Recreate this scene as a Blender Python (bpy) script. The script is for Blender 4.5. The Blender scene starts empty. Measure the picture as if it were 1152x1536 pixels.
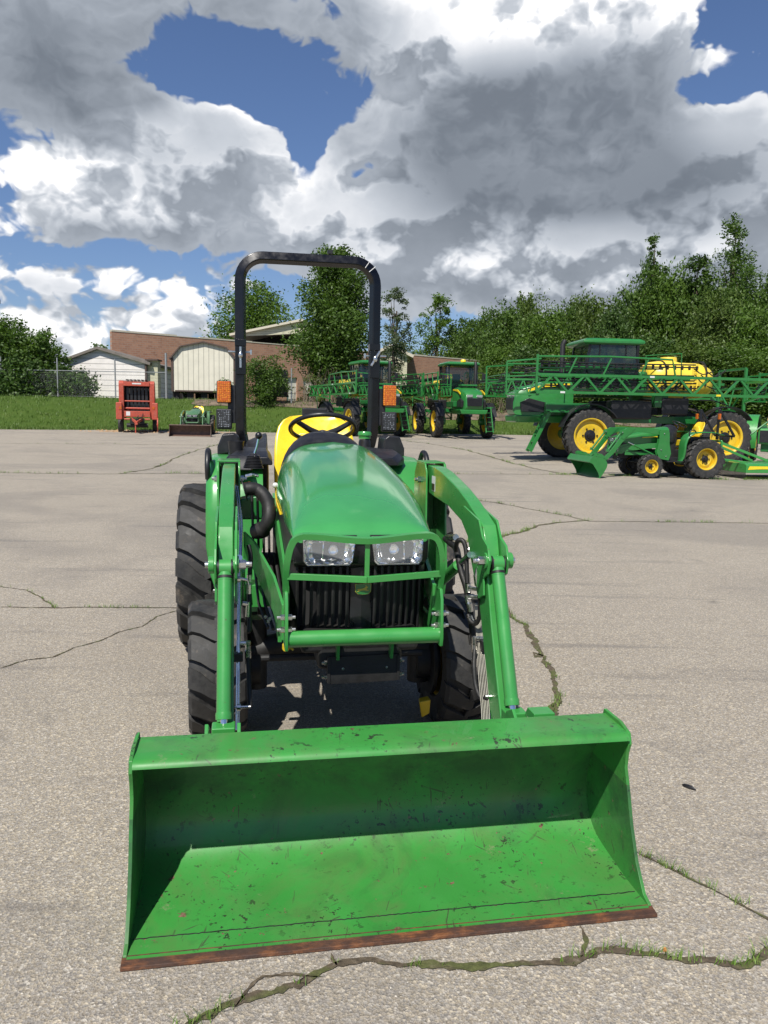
import bpy, math, random
import numpy as np
from mathutils import Vector, Matrix
random.seed(7); rng=np.random.default_rng(7)
S=bpy.context.scene; col=S.collection
R=math.radians
# ------------------------------------------------------------------ camera numbers
F=1181.8; TH=R(6.959); RO=R(1.051); X0,Y0=.0892,2.2309; PSI=R(10.229); CH=1.6
def ray(px,py):
    dx=px-576; dy=py-768
    a=(dx*math.cos(RO)+dy*math.sin(RO))/F; b=(-dx*math.sin(RO)+dy*math.cos(RO))/F
    return Vector((a, math.cos(TH)-b*math.sin(TH), -math.sin(TH)-b*math.cos(TH)))
def W(px,py,Y=None,Z=None):           # world point seen at a photo pixel, at a distance or height
    d=ray(px,py); t=Y/d.y if Y is not None else (Z-CH)/d.z
    return Vector((0,0,CH))+d*t
TR=Matrix.Translation((X0,Y0,0))@Matrix.Rotation(PSI,4,'Z'); TI=TR.inverted()
TO=TI@Vector((0,0,CH))
def P(px,py,w=None,u=None,z=None):     # tractor-local point
    d=(TI.to_3x3())@ray(px,py)
    if w is not None: t=(w-TO.y)/d.y
    elif u is not None: t=(u-TO.x)/d.x
    else: t=(z-TO.z)/d.z
    return TO+d*t
# ------------------------------------------------------------------ mesh helpers
class MB:
    def __init__(s): s.v=[]; s.f=[]; s.mk=[]
    def mark(s): s.mk.append((len(s.v),len(s.f))); return s
    def add(s,v,f):
        n=len(s.v); s.v+= [tuple(p) for p in v]; s.f+=[tuple(i+n for i in q) for q in f]; return s
    def box(s,c,d,M=None):
        c=Vector(c); h=Vector(d)/2
        v=[Vector((x*h.x,y*h.y,z*h.z)) for x in(-1,1) for y in(-1,1) for z in(-1,1)]
        if M is not None: v=[M@p for p in v]
        return s.add([p+c for p in v],[(0,1,3,2),(4,6,7,5),(0,4,5,1),(2,3,7,6),(0,2,6,4),(1,5,7,3)])
    def bar(s,a,b,w,h,up=(0,0,1)):
        a=Vector(a); b=Vector(b); d=(b-a).normalized(); up=Vector(up)
        if abs(d.dot(up.normalized()))>.98: up=Vector((1,0,0))
        x=d.cross(up).normalized(); y=x.cross(d)
        v=[]
        for p in (a,b):
            for i,j in((-1,-1),(1,-1),(1,1),(-1,1)): v.append(p+x*w/2*i+y*h/2*j)
        return s.add(v,[(0,3,2,1),(4,5,6,7),(0,1,5,4),(1,2,6,5),(2,3,7,6),(3,0,4,7)])
    def ring_loft(s,rings,caps=True,closed=False):
        n=len(rings[0]); v=[p for r in rings for p in r]; f=[]
        m=len(rings)
        for i in range(m if closed else m-1):
            a=i*n; b=((i+1)%m)*n
            for j in range(n): f.append((a+j,a+(j+1)%n,b+(j+1)%n,b+j))
        if caps and not closed:
            f.append(tuple(range(n))[::-1]); f.append(tuple((m-1)*n+j for j in range(n)))
        return s.add(v,f)
    def tube(s,pts,r,n=10,closed=False,sq=None,caps=True):
        pts=[Vector(p) for p in pts]; m=len(pts)
        rs=r if isinstance(r,(list,tuple)) else [r]*m
        up=None; rings=[]
        for i,p in enumerate(pts):
            if closed: t=(pts[(i+1)%m]-pts[i-1]).normalized()
            else: t=(pts[min(i+1,m-1)]-pts[max(i-1,0)]).normalized()
            if up is None:
                up=Vector((0,0,1)) if abs(t.z)<.9 else Vector((0,1,0))
            x=t.cross(up).normalized(); y=x.cross(t).normalized(); up=y
            rg=[]
            for k in range(n):
                a=2*math.pi*(k+.5)/n; c,q=math.cos(a),math.sin(a)
                if sq:
                    c=math.copysign(abs(c)**sq,c); q=math.copysign(abs(q)**sq,q)
                rg.append(p+x*c*rs[i]+y*q*rs[i])
            rings.append(rg)
        return s.ring_loft(rings,caps,closed)
    def cyl(s,a,b,r,n=16,r2=None): return s.tube([a,b],[r,r if r2 is None else r2],n)
    def prism(s,poly,ax,a,b):
        # poly of 2D points in the plane normal to ax, extruded from a to b
        def mk(p,t):
            return {'x':(t,p[0],p[1]),'y':(p[0],t,p[1]),'z':(p[0],p[1],t)}[ax]
        n=len(poly); v=[mk(p,a) for p in poly]+[mk(p,b) for p in poly]
        f=[tuple(range(n))[::-1],tuple(range(n,2*n))]+[(i,(i+1)%n,n+(i+1)%n,n+i) for i in range(n)]
        return s.add(v,f)
    def strip(s,pr,ax,a,b,t):
        # open polyline profile with thickness t, extruded along ax
        pr=[Vector(p) for p in pr]; o=[]
        for i,p in enumerate(pr):
            d=(pr[min(i+1,len(pr)-1)]-pr[max(i-1,0)]).normalized(); o.append(p+Vector((-d.y,d.x))*t)
        def mk(p,q): return {'x':(q,p[0],p[1]),'y':(p[0],q,p[1]),'z':(p[0],p[1],q)}[ax]
        n=len(pr); v=[mk(p,a) for p in pr]+[mk(p,a) for p in o]+[mk(p,b) for p in pr]+[mk(p,b) for p in o]
        f=[]
        for i in range(n-1):
            f+=[(i,i+1,2*n+i+1,2*n+i),(n+i,3*n+i,3*n+i+1,n+i+1),(i,n+i,n+i+1,i+1),(2*n+i,2*n+i+1,3*n+i+1,3*n+i)]
        f+=[(0,2*n,3*n,n),(n-1,2*n-1,4*n-1,3*n-1)]
        return s.add(v,f)
    def lathe(s,pr,ax='x',n=32,c=(0,0,0),closed=False):
        v=[];f=[];c=Vector(c); m=len(pr)
        for k in range(n):
            a=2*math.pi*k/n
            for r,h in pr:
                q={'x':(h,r*math.cos(a),r*math.sin(a)),'y':(r*math.cos(a),h,r*math.sin(a)),'z':(r*math.cos(a),r*math.sin(a),h)}[ax]
                v.append(c+Vector(q))
        for k in range(n):
            for i in range(m if closed else m-1):
                a=k*m; b=((k+1)%n)*m; j=(i+1)%m
                f.append((a+i,b+i,b+j,a+j))
        return s.add(v,f)
    def ell(s,c,r,n=14,m=8):
        return s.lathe([(max(math.sin(math.pi*i/m),1e-4)*1.0,-math.cos(math.pi*i/m)) for i in range(m+1)],'z',n).xf_last((m+1)*n,c,r)
    def xf_last(s,k,c,r):
        for i in range(len(s.v)-k,len(s.v)):
            p=s.v[i]; s.v[i]=(p[0]*r[0]+c[0],p[1]*r[1]+c[1],p[2]*r[2]+c[2])
        return s
    def build(s,name,mat,parent=None,loc=None,smooth=35,bevel=0,label=None,seg=2,off=None):
        if s.mk:
            mk=s.mk+[(len(s.v),len(s.f))]
            if mk[0][1]>0: mk=[(0,0)]+mk
            fst=None
            for (a,fa),(b,fb) in zip(mk,mk[1:]):
                if fb<=fa: continue
                m=MB(); m.v=s.v[a:b]; m.f=[tuple(i-a for i in q) for q in s.f[fa:fb]]
                o=m.build(name,mat,parent,loc,smooth,bevel,label,seg,off); fst=fst or o
            return fst
        me=bpy.data.meshes.new(name)
        v=s.v
        if loc is not None: v=[(p[0]-loc[0],p[1]-loc[1],p[2]-loc[2]) for p in v]
        me.from_pydata(v,[],s.f); me.update()
        import bmesh
        bm=bmesh.new(); bm.from_mesh(me); bmesh.ops.recalc_face_normals(bm,faces=bm.faces); bm.to_mesh(me); bm.free()
        if smooth:
            me.shade_smooth(); me.set_sharp_from_angle(angle=R(smooth))
        me.materials.append(mat)
        o=bpy.data.objects.new(name,me); col.objects.link(o)
        if parent: o.parent=parent
        if loc is not None: o.location=loc
        if off is not None: o.location=off
        if bevel:
            b=o.modifiers.new('b','BEVEL'); b.width=bevel; b.segments=seg; b.limit_method='ANGLE'; b.angle_limit=R(40); b.harden_normals=True
        if label: o['label']=label
        return o
def tag(o,label=None,cat=None,group=None,kind=None):
    for k,v in (('label',label),('category',cat),('group',group),('kind',kind)):
        if v: o[k]=v
    return o
def empty(name,loc=(0,0,0),rz=0,label=None,cat=None,group=None):
    o=bpy.data.objects.new(name,None); col.objects.link(o); o.location=loc; o.rotation_euler=(0,0,rz); o.empty_display_size=.1
    return tag(o,label,cat,group)
def copy_tree(o,parent=None):
    c=o.copy(); col.objects.link(c); c.parent=parent
    for ch in list(o.children): copy_tree(ch,c)
    return c
def spl(pts,n=6):
    pts=[Vector(p) for p in pts]; out=[]
    for i in range(len(pts)-1):
        p0=pts[max(i-1,0)];p1=pts[i];p2=pts[i+1];p3=pts[min(i+2,len(pts)-1)]
        for k in range(n):
            t=k/n; out.append(.5*((2*p1)+(p2-p0)*t+(2*p0-5*p1+4*p2-p3)*t*t+(3*p1-p0-3*p2+p3)*t**3))
    out.append(pts[-1]); return out
def npmesh(name,V,Q,mat,k=4):
    me=bpy.data.meshes.new(name); n=len(V); m=len(Q)
    me.vertices.add(n); me.vertices.foreach_set('co',np.asarray(V,np.float32).ravel())
    me.loops.add(m*k); me.loops.foreach_set('vertex_index',np.asarray(Q,np.int32).ravel())
    me.polygons.add(m); me.polygons.foreach_set('loop_start',np.arange(m,dtype=np.int32)*k)
    me.update(calc_edges=True); me.validate(); me.materials.append(mat)
    return me
# ------------------------------------------------------------------ materials
class NT:
    def __init__(s,name):
        s.m=bpy.data.materials.new(name); s.m.use_nodes=True; s.t=s.m.node_tree; s.n=s.t.nodes; s.l=s.t.links
        s.p=s.n['Principled BSDF']; s._c=None
    def node(s,ty,**k):
        o=s.n.new(ty)
        for a,b in k.items():
            if a in o.inputs.keys(): pass
            setattr(o,a,b)
        return o
    def obj(s):
        if s._c is None: s._c=s.n.new('ShaderNodeTexCoord').outputs['Object']
        return s._c
    def gen(s): return s.n.new('ShaderNodeNewGeometry').outputs['Position']
    def link(s,a,b): s.l.new(a,b)
    def noise(s,scale,detail=3,vec=None,rough=.5,dist=0):
        o=s.n.new('ShaderNodeTexNoise'); o.inputs['Scale'].default_value=scale; o.inputs['Detail'].default_value=detail
        o.inputs['Roughness'].default_value=rough; o.inputs['Distortion'].default_value=dist
        s.link(vec or s.obj(),o.inputs['Vector']); return o.outputs['Fac']
    def vor(s,scale,vec=None,feature='F1',out='Distance',rand=1):
        o=s.n.new('ShaderNodeTexVoronoi'); o.feature=feature; o.inputs['Scale'].default_value=scale; o.inputs['Randomness'].default_value=rand
        s.link(vec or s.obj(),o.inputs['Vector']); return o.outputs[out]
    def ramp(s,fac,stops,interp='LINEAR'):
        o=s.n.new('ShaderNodeValToRGB'); e=o.color_ramp.elements; o.color_ramp.interpolation=interp
        while len(e)<len(stops): e.new(.5)
        for i,(p,c) in enumerate(stops):
            e[i].position=p; e[i].color=(c,c,c,1) if isinstance(c,(int,float)) else (*c,1)
        s.link(fac,o.inputs['Fac']); return o.outputs['Color']
    def mix(s,f,a,b,mode='MIX'):
        o=s.n.new('ShaderNodeMix'); o.data_type='RGBA'; o.blend_type=mode
        for i,x in ((0,f),(6,a),(7,b)):
            if isinstance(x,(int,float)): o.inputs[i].default_value=x if i==0 else (x,x,x,1)
            elif isinstance(x,tuple): o.inputs[i].default_value=(*x,1)
            else: s.link(x,o.inputs[i])
        return o.outputs[2]
    def math(s,op,a,b=None,c=None,clamp=False):
        o=s.n.new('ShaderNodeMath'); o.operation=op; o.use_clamp=clamp
        for i,x in enumerate((a,b,c)):
            if x is None: continue
            if isinstance(x,(int,float)): o.inputs[i].default_value=x
            else: s.link(x,o.inputs[i])
        return o.outputs[0]
    def bump(s,h,strength=.3,dist=.01,nrm=None):
        o=s.n.new('ShaderNodeBump'); o.inputs['Strength'].default_value=strength; o.inputs['Distance'].default_value=dist
        s.link(h,o.inputs['Height'])
        if nrm is not None: s.link(nrm,o.inputs['Normal'])
        return o.outputs['Normal']
    def mapping(s,scale=(1,1,1),vec=None,rot=(0,0,0)):
        o=s.n.new('ShaderNodeMapping'); o.inputs['Scale'].default_value=scale; o.inputs['Rotation'].default_value=rot
        s.link(vec or s.obj(),o.inputs['Vector']); return o.outputs['Vector']
    def set(s,**k):
        nm={'base':'Base Color','rough':'Roughness','metal':'Metallic','normal':'Normal','coat':'Coat Weight','spec':'Specular IOR Level','alpha':'Alpha','trans':'Transmission Weight','ior':'IOR','coatr':'Coat Roughness','sub':'Subsurface Weight'}
        for a,b in k.items():
            i=s.p.inputs[nm[a]]
            if isinstance(b,(int,float)): i.default_value=b
            elif isinstance(b,tuple): i.default_value=(*b,1)
            else: s.link(b,i)
        return s.m
def simple(name,c,rough=.5,metal=0,var=.12,scale=12,dirt=.0,bump=0,coat=0,dirtc=(.22,.19,.15)):
    t=NT(name); n=t.noise(scale,5)
    a=tuple(x*(1-var) for x in c); b=tuple(min(1,x*(1+var)) for x in c)
    cc=t.ramp(n,[(.3,a),(.7,b)])
    if dirt:
        d=t.ramp(t.noise(scale*.45,8,rough=.7),[(.5,0),(.72,dirt)]); cc=t.mix(d,cc,dirtc)
    rr=t.ramp(t.noise(scale*2,4),[(.3,max(.02,rough-.08)),(.7,min(1,rough+.1))])
    k=dict(base=cc,rough=rr,metal=metal,coat=coat)
    if bump: k['normal']=t.bump(t.noise(scale*6,4),bump,.004)
    return t.set(**k)
def paint(name,c,wear=.35,rough=.32,scratch=True,coat=.4):
    t=NT(name)
    n=t.noise(5,5); cc=t.ramp(n,[(.25,tuple(x*.88 for x in c)),(.75,tuple(x*1.1 for x in c))])
    du=t.ramp(t.noise(9,9,rough=.75),[(.5,0),(.8,wear*.5)]); cc=t.mix(du,cc,(.13,.16,.10))
    # chips down to rusty steel
    if scratch:
        ch=t.ramp(t.noise(38,6,rough=.75),[(.635,0),(.65,1)]); ms=t.ramp(t.noise(3,3),[(.48,0),(.62,1)])
        ch=t.math('MULTIPLY',ch,ms); cc=t.mix(ch,cc,(.09,.05,.035))
    rr=t.ramp(t.noise(14,6),[(.3,rough-.06),(.7,rough+.16)])
    if not scratch: return t.set(base=cc,rough=rough,coat=coat,coatr=.08)
    nb=t.bump(t.noise(90,2),.04,.002)
    return t.set(base=cc,rough=rr,coat=coat,coatr=.12,normal=nb)
M={}
M['green']=paint('green_paint',(.040,.245,.050),rough=.30)
M['hood']=paint('hood_paint',(.046,.265,.070),wear=.03,rough=.20,scratch=False,coat=.8)
M['dgreen']=paint('machine_green',(.012,.135,.028),rough=.35,scratch=False)
M['oldgreen']=paint('faded_green',(.06,.16,.06),wear=.8,rough=.5)
M['yellow']=simple('yellow_plastic',(.82,.58,.02),.28,var=.05,coat=.3)
M['rollblack']=simple('gloss_black_tube',(.003,.003,.004),.22,var=.3,dirt=.04,dirtc=(.06,.06,.06))
M['sgreen']=paint('sprayer_green',(.020,.165,.032),rough=.35,scratch=False)
M['rimyellow']=simple('yellow_wheel_paint',(.62,.42,.02),.35,var=.08,dirt=.5)
M['black']=simple('black_plastic',(.012,.012,.014),.42,var=.3,dirt=.25,dirtc=(.06,.06,.055),bump=.06)
M['blackpaint']=simple('black_paint',(.009,.009,.011),.34,var=.3,dirt=.08,dirtc=(.07,.065,.055))
M['hose']=simple('black_hose',(.006,.006,.006),.6,var=.3,scale=40,dirt=.15,dirtc=(.08,.07,.06))
M['steel']=simple('zinc_plated_steel',(.62,.62,.60),.28,1,var=.12,scale=30)
M['chrome']=simple('chrome_rod',(.75,.75,.76),.12,1,var=.05)
M['whiteline']=simple('cream_hydraulic_line',(.45,.43,.36),.35,.2,var=.1,scale=30,dirt=.4)
M['cast']=simple('dirty_black_casting',(.010,.010,.010),.55,var=.4,scale=10,dirt=.35,dirtc=(.035,.03,.025),bump=.2)
M['white']=simple('white_decal',(.62,.62,.60),.5,var=.06)
M['darkred']=simple('red_paint',(.40,.068,.038),.5,var=.2,dirt=.4)
M['rustbucket']=simple('brown_rusty_paint',(.085,.045,.032),.55,var=.3,dirt=.5,dirtc=(.2,.1,.06))
def m_rubber():
    t=NT('tyre_rubber'); n=t.noise(14,8,rough=.7)
    cc=t.ramp(n,[(.35,(.013,.013,.013)),(.6,(.034,.033,.031)),(.78,(.11,.10,.082))])
    mud=t.ramp(t.noise(5,8,rough=.75),[(.56,0),(.66,.7)]); cc=t.mix(mud,cc,(.13,.105,.08))
    return t.set(base=cc,rough=t.ramp(n,[(.3,.5),(.7,.85)]),normal=t.bump(t.noise(60,5),.25,.004))
M['rubber']=m_rubber()
def m_bucket():
    t=NT('worn_green_bucket_paint'); c=(.036,.225,.038)
    n=t.noise(4,6); cc=t.ramp(n,[(.25,tuple(x*.85 for x in c)),(.75,tuple(x*1.12 for x in c))])
    # dusty grime film
    g=t.ramp(t.noise(3.2,9,rough=.7,dist=.6),[(.44,0),(.66,.6)]); cc=t.mix(g,cc,(.085,.15,.045))
    # streaky scratches in several directions
    for rz,sc,th in ((.35,(90,7,9),.66),(-.8,(100,6,9),.67),(1.25,(95,7,9),.67),(.12,(90,9,10),.655)):
        mp=t.mapping(sc,vec=t.mapping((1,1,1),rot=(rz*.6,0,rz))); s=t.ramp(t.noise(1,2,vec=mp,rough=.5),[(th+.03,0),(th+.045,1)])
        k=t.ramp(t.noise(7,3),[(.47,0),(.6,.85)]); cc=t.mix(t.math('MULTIPLY',s,k),cc,(.045,.06,.03))
    # dark rubbed stains
    dsn=t.ramp(t.noise(2.6,8,rough=.68,dist=.8),[(.52,0),(.68,.5)]); cc=t.mix(dsn,cc,(.026,.075,.026))
    for sc_,th_ in ((34,.62),(60,.64)):
        f_=t.ramp(t.noise(sc_,4,rough=.6),[(th_,0),(th_+.01,.9)]); k_=t.ramp(t.noise(5,4),[(.42,0),(.6,1)]); cc=t.mix(t.math('MULTIPLY',f_,k_),cc,(.02,.022,.015))
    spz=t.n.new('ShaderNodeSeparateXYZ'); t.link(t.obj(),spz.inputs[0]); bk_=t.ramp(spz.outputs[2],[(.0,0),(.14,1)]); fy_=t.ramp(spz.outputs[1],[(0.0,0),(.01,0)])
    gr_=t.math('MULTIPLY',bk_,t.ramp(t.noise(3.5,9,rough=.7,dist=.5),[(.36,.15),(.58,.8)])); fr_=t.math('LESS_THAN',spz.outputs[2],.345); cc=t.mix(t.math('MULTIPLY',gr_,fr_),cc,(.018,.045,.022))  # upper back sheet: dark smears that also paint its shade deeper
    # bare rusty spots
    ch=t.ramp(t.noise(20,7,rough=.72),[(.645,0),(.655,1)]); cc=t.mix(ch,cc,t.ramp(t.noise(70,4),[(.3,(.05,.02,.014)),(.7,(.22,.12,.09))]))
    # pale scuffs
    pf=t.ramp(t.noise(6,9,rough=.85),[(.61,0),(.67,.6)]); cc=t.mix(pf,cc,(.22,.20,.13))
    rr=t.ramp(t.noise(9,6),[(.3,.34),(.7,.55)])
    return t.set(base=cc,rough=rr,coat=.15,normal=t.bump(t.noise(50,5),.1,.003))
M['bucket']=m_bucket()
def m_rust():
    t=NT('rusty_steel_edge'); mp=t.mapping((1,3,3)); n=t.noise(18,8,vec=mp,rough=.7)
    cc=t.ramp(n,[(.3,(.035,.018,.012)),(.48,(.085,.036,.018)),(.62,(.20,.075,.025)),(.75,(.30,.15,.06))])
    k=t.ramp(t.noise(5,5),[(.4,0),(.6,.7)]); cc=t.mix(k,cc,(.045,.03,.025))
    return t.set(base=cc,rough=.7,metal=.25,normal=t.bump(t.noise(80,6),.5,.004))
M['rust']=m_rust()
def m_glass(name,c,rough=.03,alpha=.35):
    t=NT(name); return t.set(base=c,rough=rough,alpha=alpha,coat=1.0,coatr=.02)
M['cabglass']=m_glass('tinted_cab_glass',(.015,.03,.03),alpha=.55)
M['lens']=m_glass('clear_headlight_lens',(.9,.92,.95),alpha=.10)
def m_reflector():
    t=NT('headlight_reflector'); v=t.vor(28,feature='F1',out='Distance')
    return t.set(base=(.75,.75,.75),metal=1,rough=.12,normal=t.bump(v,.8,.02))
M['reflector']=m_reflector()
def m_amber():
    t=NT('amber_lens'); mp=t.mapping((1,1,1)); v=t.vor(70,vec=mp,rand=.25)
    cc=t.ramp(v,[(.1,(.85,.33,.012)),(.5,(.42,.085,.003))])
    return t.set(base=cc,rough=.15,coat=.8,normal=t.bump(v,.7,.006),sub=.25)
M['amber']=m_amber()
def m_led():
    t=NT('clear_work_lens'); v=t.vor(80,rand=.15,out='Color'); d=t.vor(80,rand=.15)
    cc=t.mix(t.ramp(d,[(.15,1),(.35,0)]),(.015,.017,.022),t.ramp(v,[(.3,(.05,.06,.08)),(.8,(.35,.38,.42))]))
    return t.set(base=cc,rough=.1,coat=1)
M['led']=m_led()
# ---- setting materials
def m_asphalt():
    t=NT('weathered_asphalt'); p=t.gen()
    big=t.noise(.35,6,vec=p,rough=.6); mid=t.noise(2.2,7,vec=p,rough=.65)
    base=t.ramp(big,[(.3,(.250,.233,.203)),(.7,(.325,.304,.267))])
    base=t.mix(t.ramp(mid,[(.35,0),(.75,.45)]),base,(.20,.184,.156))
    c1=t.vor(125,vec=p,out='Color'); sep=t.n.new('ShaderNodeSeparateColor'); t.link(c1,sep.inputs[0])
    stone=t.ramp(sep.outputs[0],[(.0,(.075,.066,.058)),(.25,(.19,.165,.14)),(.6,(.28,.25,.21)),(.85,(.42,.37,.31)),(.97,(.72,.65,.54))])
    c2=t.vor(300,vec=p,out='Color'); s2=t.n.new('ShaderNodeSeparateColor'); t.link(c2,s2.inputs[0])
    st2=t.ramp(s2.outputs[1],[(.0,(.085,.075,.066)),(.5,(.26,.23,.20)),(.95,(.60,.54,.46))])
    cc=t.mix(.68,base,t.mix(.42,stone,st2))
    # warm / cool stone tints
    hue=t.ramp(sep.outputs[2],[(.2,(1.05,1.0,.88)),(.8,(.99,1,1.0))]); cc=t.mix(1,cc,hue,'MULTIPLY')
    # dark stains, tyre scuffs
    st=t.ramp(t.noise(.9,8,vec=p,rough=.75,dist=.5),[(.60,0),(.72,.55)]); cc=t.mix(st,cc,(.11,.103,.096)); so_=t.ramp(t.noise(.28,5,vec=p,rough=.55,dist=1.2),[(.47,0),(.62,.35)]); cc=t.mix(so_,cc,(.15,.138,.125)); oi=t.ramp(t.vor(.9,vec=p),[(.0,.6),(.035,.5),(.075,0)]); oi=t.math('MULTIPLY',oi,t.ramp(t.noise(6,6,vec=p),[(.35,0),(.6,1)])); cc=t.mix(oi,cc,(.07,.066,.062))
    mp=t.mapping((.25,2.6,1),vec=p); sk=t.ramp(t.noise(1.1,6,vec=mp,rough=.7),[(.56,0),(.68,.5)]); cc=t.mix(sk,cc,(.12,.112,.105))
    sp=t.ramp(t.noise(11,6,vec=p,rough=.7),[(.70,0),(.74,.5)]); cc=t.mix(sp,cc,(.09,.08,.07))
    d=t.vor(125,vec=p); h=t.math('ADD',d,t.math('MULTIPLY',t.vor(300,vec=p),.5))
    return t.set(base=cc,rough=.85,normal=t.bump(h,.55,.006),spec=.3)
M['asphalt']=m_asphalt()
def m_soil():
    t=NT('crack_soil'); p=t.gen(); n=t.noise(45,7,vec=p,rough=.7); g=t.noise(9,5,vec=p)
    cc=t.ramp(n,[(.3,(.04,.030,.018)),(.55,(.095,.072,.045)),(.75,(.20,.165,.12))])
    cc=t.mix(t.ramp(g,[(.45,0),(.6,.75)]),cc,t.ramp(n,[(.3,(.04,.05,.010)),(.7,(.11,.135,.028))]))
    return t.set(base=cc,rough=.95,normal=t.bump(n,.8,.01))
M['soil']=m_soil()
def m_grassland():
    t=NT('grass_ground'); p=t.gen(); n=t.noise(1.2,8,vec=p,rough=.7); f=t.noise(30,4,vec=p,rough=.8)
    cc=t.ramp(n,[(.3,(.045,.085,.014)),(.55,(.070,.120,.020)),(.75,(.11,.13,.035))])
    cc=t.mix(.5,cc,t.ramp(f,[(.3,(.025,.05,.01)),(.7,(.09,.14,.028))]))
    sep=t.n.new('ShaderNodeSeparateXYZ'); t.link(p,sep.inputs[0])
    return t.set(base=cc,rough=.95,normal=t.bump(f,1,.05),spec=.1)
M['grassland']=m_grassland()
def m_leaf(name,dark,mid,light,tr=.35):
    t=NT(name); g=t.n.new('ShaderNodeNewGeometry'); r=g.outputs['Random Per Island']
    cl=t.noise(.55,3); cc=t.ramp(r,[(0,dark),(.5,mid),(1,light)])
    cc=t.mix(t.ramp(cl,[(.4,0),(.65,.6)]),cc,tuple(x*1.45 for x in mid))
    t.set(base=cc,rough=.5,spec=.35)
    tb=t.n.new('ShaderNodeBsdfTranslucent'); t.link(t.mix(1,cc,(1.1,1.25,.5),'MULTIPLY'),tb.inputs[0])
    mx=t.n.new('ShaderNodeMixShader'); mx.inputs[0].default_value=tr
    t.link(t.p.outputs[0],mx.inputs[1]); t.link(tb.outputs[0],mx.inputs[2]); t.link(mx.outputs[0],t.n['Material Output'].inputs['Surface'])
    return t.m
M['leafA']=m_leaf('leaf_mid_green',(0.034,0.067,0.012),(0.063,0.116,0.018),(0.104,0.168,0.031))
M['leafB']=m_leaf('leaf_dark_green',(0.024,0.052,0.011),(0.044,0.087,0.015),(0.076,0.126,0.025),.25)
M['leafC']=m_leaf('leaf_bright_green',(0.043,0.084,0.013),(0.076,0.139,0.018),(0.123,0.197,0.032))
M['leafD']=m_leaf('leaf_grey_green',(.05,.075,.035),(.08,.11,.055),(.13,.16,.09))
M['leafE']=m_leaf('leaf_olive',(.042,.076,.014),(.075,.120,.022),(.12,.165,.038))
M['blade']=m_leaf('grass_blade',(.05,.10,.014),(.085,.15,.024),(.15,.19,.05),.3)
M['weed']=m_leaf('weed_blade',(.06,.13,.015),(.12,.22,.03),(.25,.32,.09),.3)
M['bark']=simple('bark',(.075,.058,.042),.9,var=.35,scale=8,bump=.5)
def m_brick():
    t=NT('old_red_brick'); ob=t.obj(); sp=t.n.new('ShaderNodeSeparateXYZ'); t.link(ob,sp.inputs[0]); cb=t.n.new('ShaderNodeCombineXYZ')
    t.link(sp.outputs[0],cb.inputs[0]); t.link(sp.outputs[2],cb.inputs[1])
    b=t.n.new('ShaderNodeTexBrick'); b.inputs['Scale'].default_value=1; b.inputs['Brick Width'].default_value=.45; b.inputs['Row Height'].default_value=.18
    b.inputs['Mortar Size'].default_value=.018; b.inputs['Color1'].default_value=(.37,.19,.115,1); b.inputs['Color2'].default_value=(.27,.13,.08,1); b.inputs['Mortar'].default_value=(.30,.23,.18,1)
    t.link(cb.outputs[0],b.inputs['Vector'])
    n=t.noise(.35,7,rough=.75); cc=t.mix(t.ramp(n,[(.4,0),(.7,.65)]),b.outputs['Color'],(.40,.24,.16))
    cc=t.mix(t.ramp(t.noise(1.1,8,rough=.8),[(.52,0),(.7,.65)]),cc,(.17,.10,.065))
    return t.set(base=cc,rough=.9)
M['brick']=m_brick()
def m_siding(name,c,axis,pitch,line=.55):
    t=NT(name); sp=t.n.new('ShaderNodeSeparateXYZ'); t.link(t.obj(),sp.inputs[0])
    w=t.math('FRACT',t.math('MULTIPLY',sp.outputs[axis],1/pitch))
    d=t.ramp(w,[(.0,line),(.08,line),(.14,1.0),(.9,1),(1,.9)])
    n=t.noise(1.3,6,rough=.7); cc=t.ramp(n,[(.3,tuple(x*.86 for x in c)),(.7,tuple(min(1,x*1.05) for x in c))])
    cc=t.mix(1,cc,d,'MULTIPLY')
    return t.set(base=cc,rough=.5,normal=t.bump(w,.6,.03))
M['sidingwhite']=m_siding('white_lap_siding',(.80,.76,.72),2,.42,.4)
M['sidingcream']=m_siding('cream_lap_siding',(.55,.53,.38),2,.24)
M['metalcream']=m_siding('cream_ribbed_metal',(.64,.61,.50),0,.36,.6)
M['trim']=simple('brown_trim',(.07,.045,.035),.6)
M['roofgrey']=simple('weathered_roof',(.16,.14,.12),.7,var=.2,scale=2)
M['roofcream']=simple('cream_roof_edge',(.50,.46,.36),.6,var=.1)
M['darkopen']=simple('dark_interior',(.02,.02,.02),.9)
M['galv']=simple('galvanised_post',(.33,.34,.34),.5,.6)
M['doorw']=simple('white_door_panel',(.62,.60,.52),.6,var=.1,scale=3)
# ------------------------------------------------------------------ camera, render
cam=bpy.data.cameras.new('camera'); co=bpy.data.objects.new('camera',cam); col.objects.link(co); S.camera=co
cam.sensor_fit='VERTICAL'; cam.sensor_height=24; cam.lens=24*F/1536; cam.clip_end=3000; cam.clip_start=.05
fw=Vector((0,math.cos(TH),-math.sin(TH))); up0=Vector((0,math.sin(TH),math.cos(TH))); rt0=Vector((1,0,0))
rt=rt0*math.cos(RO)+up0*math.sin(RO); up=-rt0*math.sin(RO)+up0*math.cos(RO)
co.matrix_world=Matrix(((rt.x,up.x,-fw.x,0),(rt.y,up.y,-fw.y,0),(rt.z,up.z,-fw.z,CH),(0,0,0,1)))
S.view_settings.view_transform='Standard'; S.view_settings.look='None'; S.view_settings.exposure=0.33; S.view_settings.gamma=1
S.render.engine='CYCLES'
S.cycles.max_bounces=6; S.cycles.transparent_max_bounces=12
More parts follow.
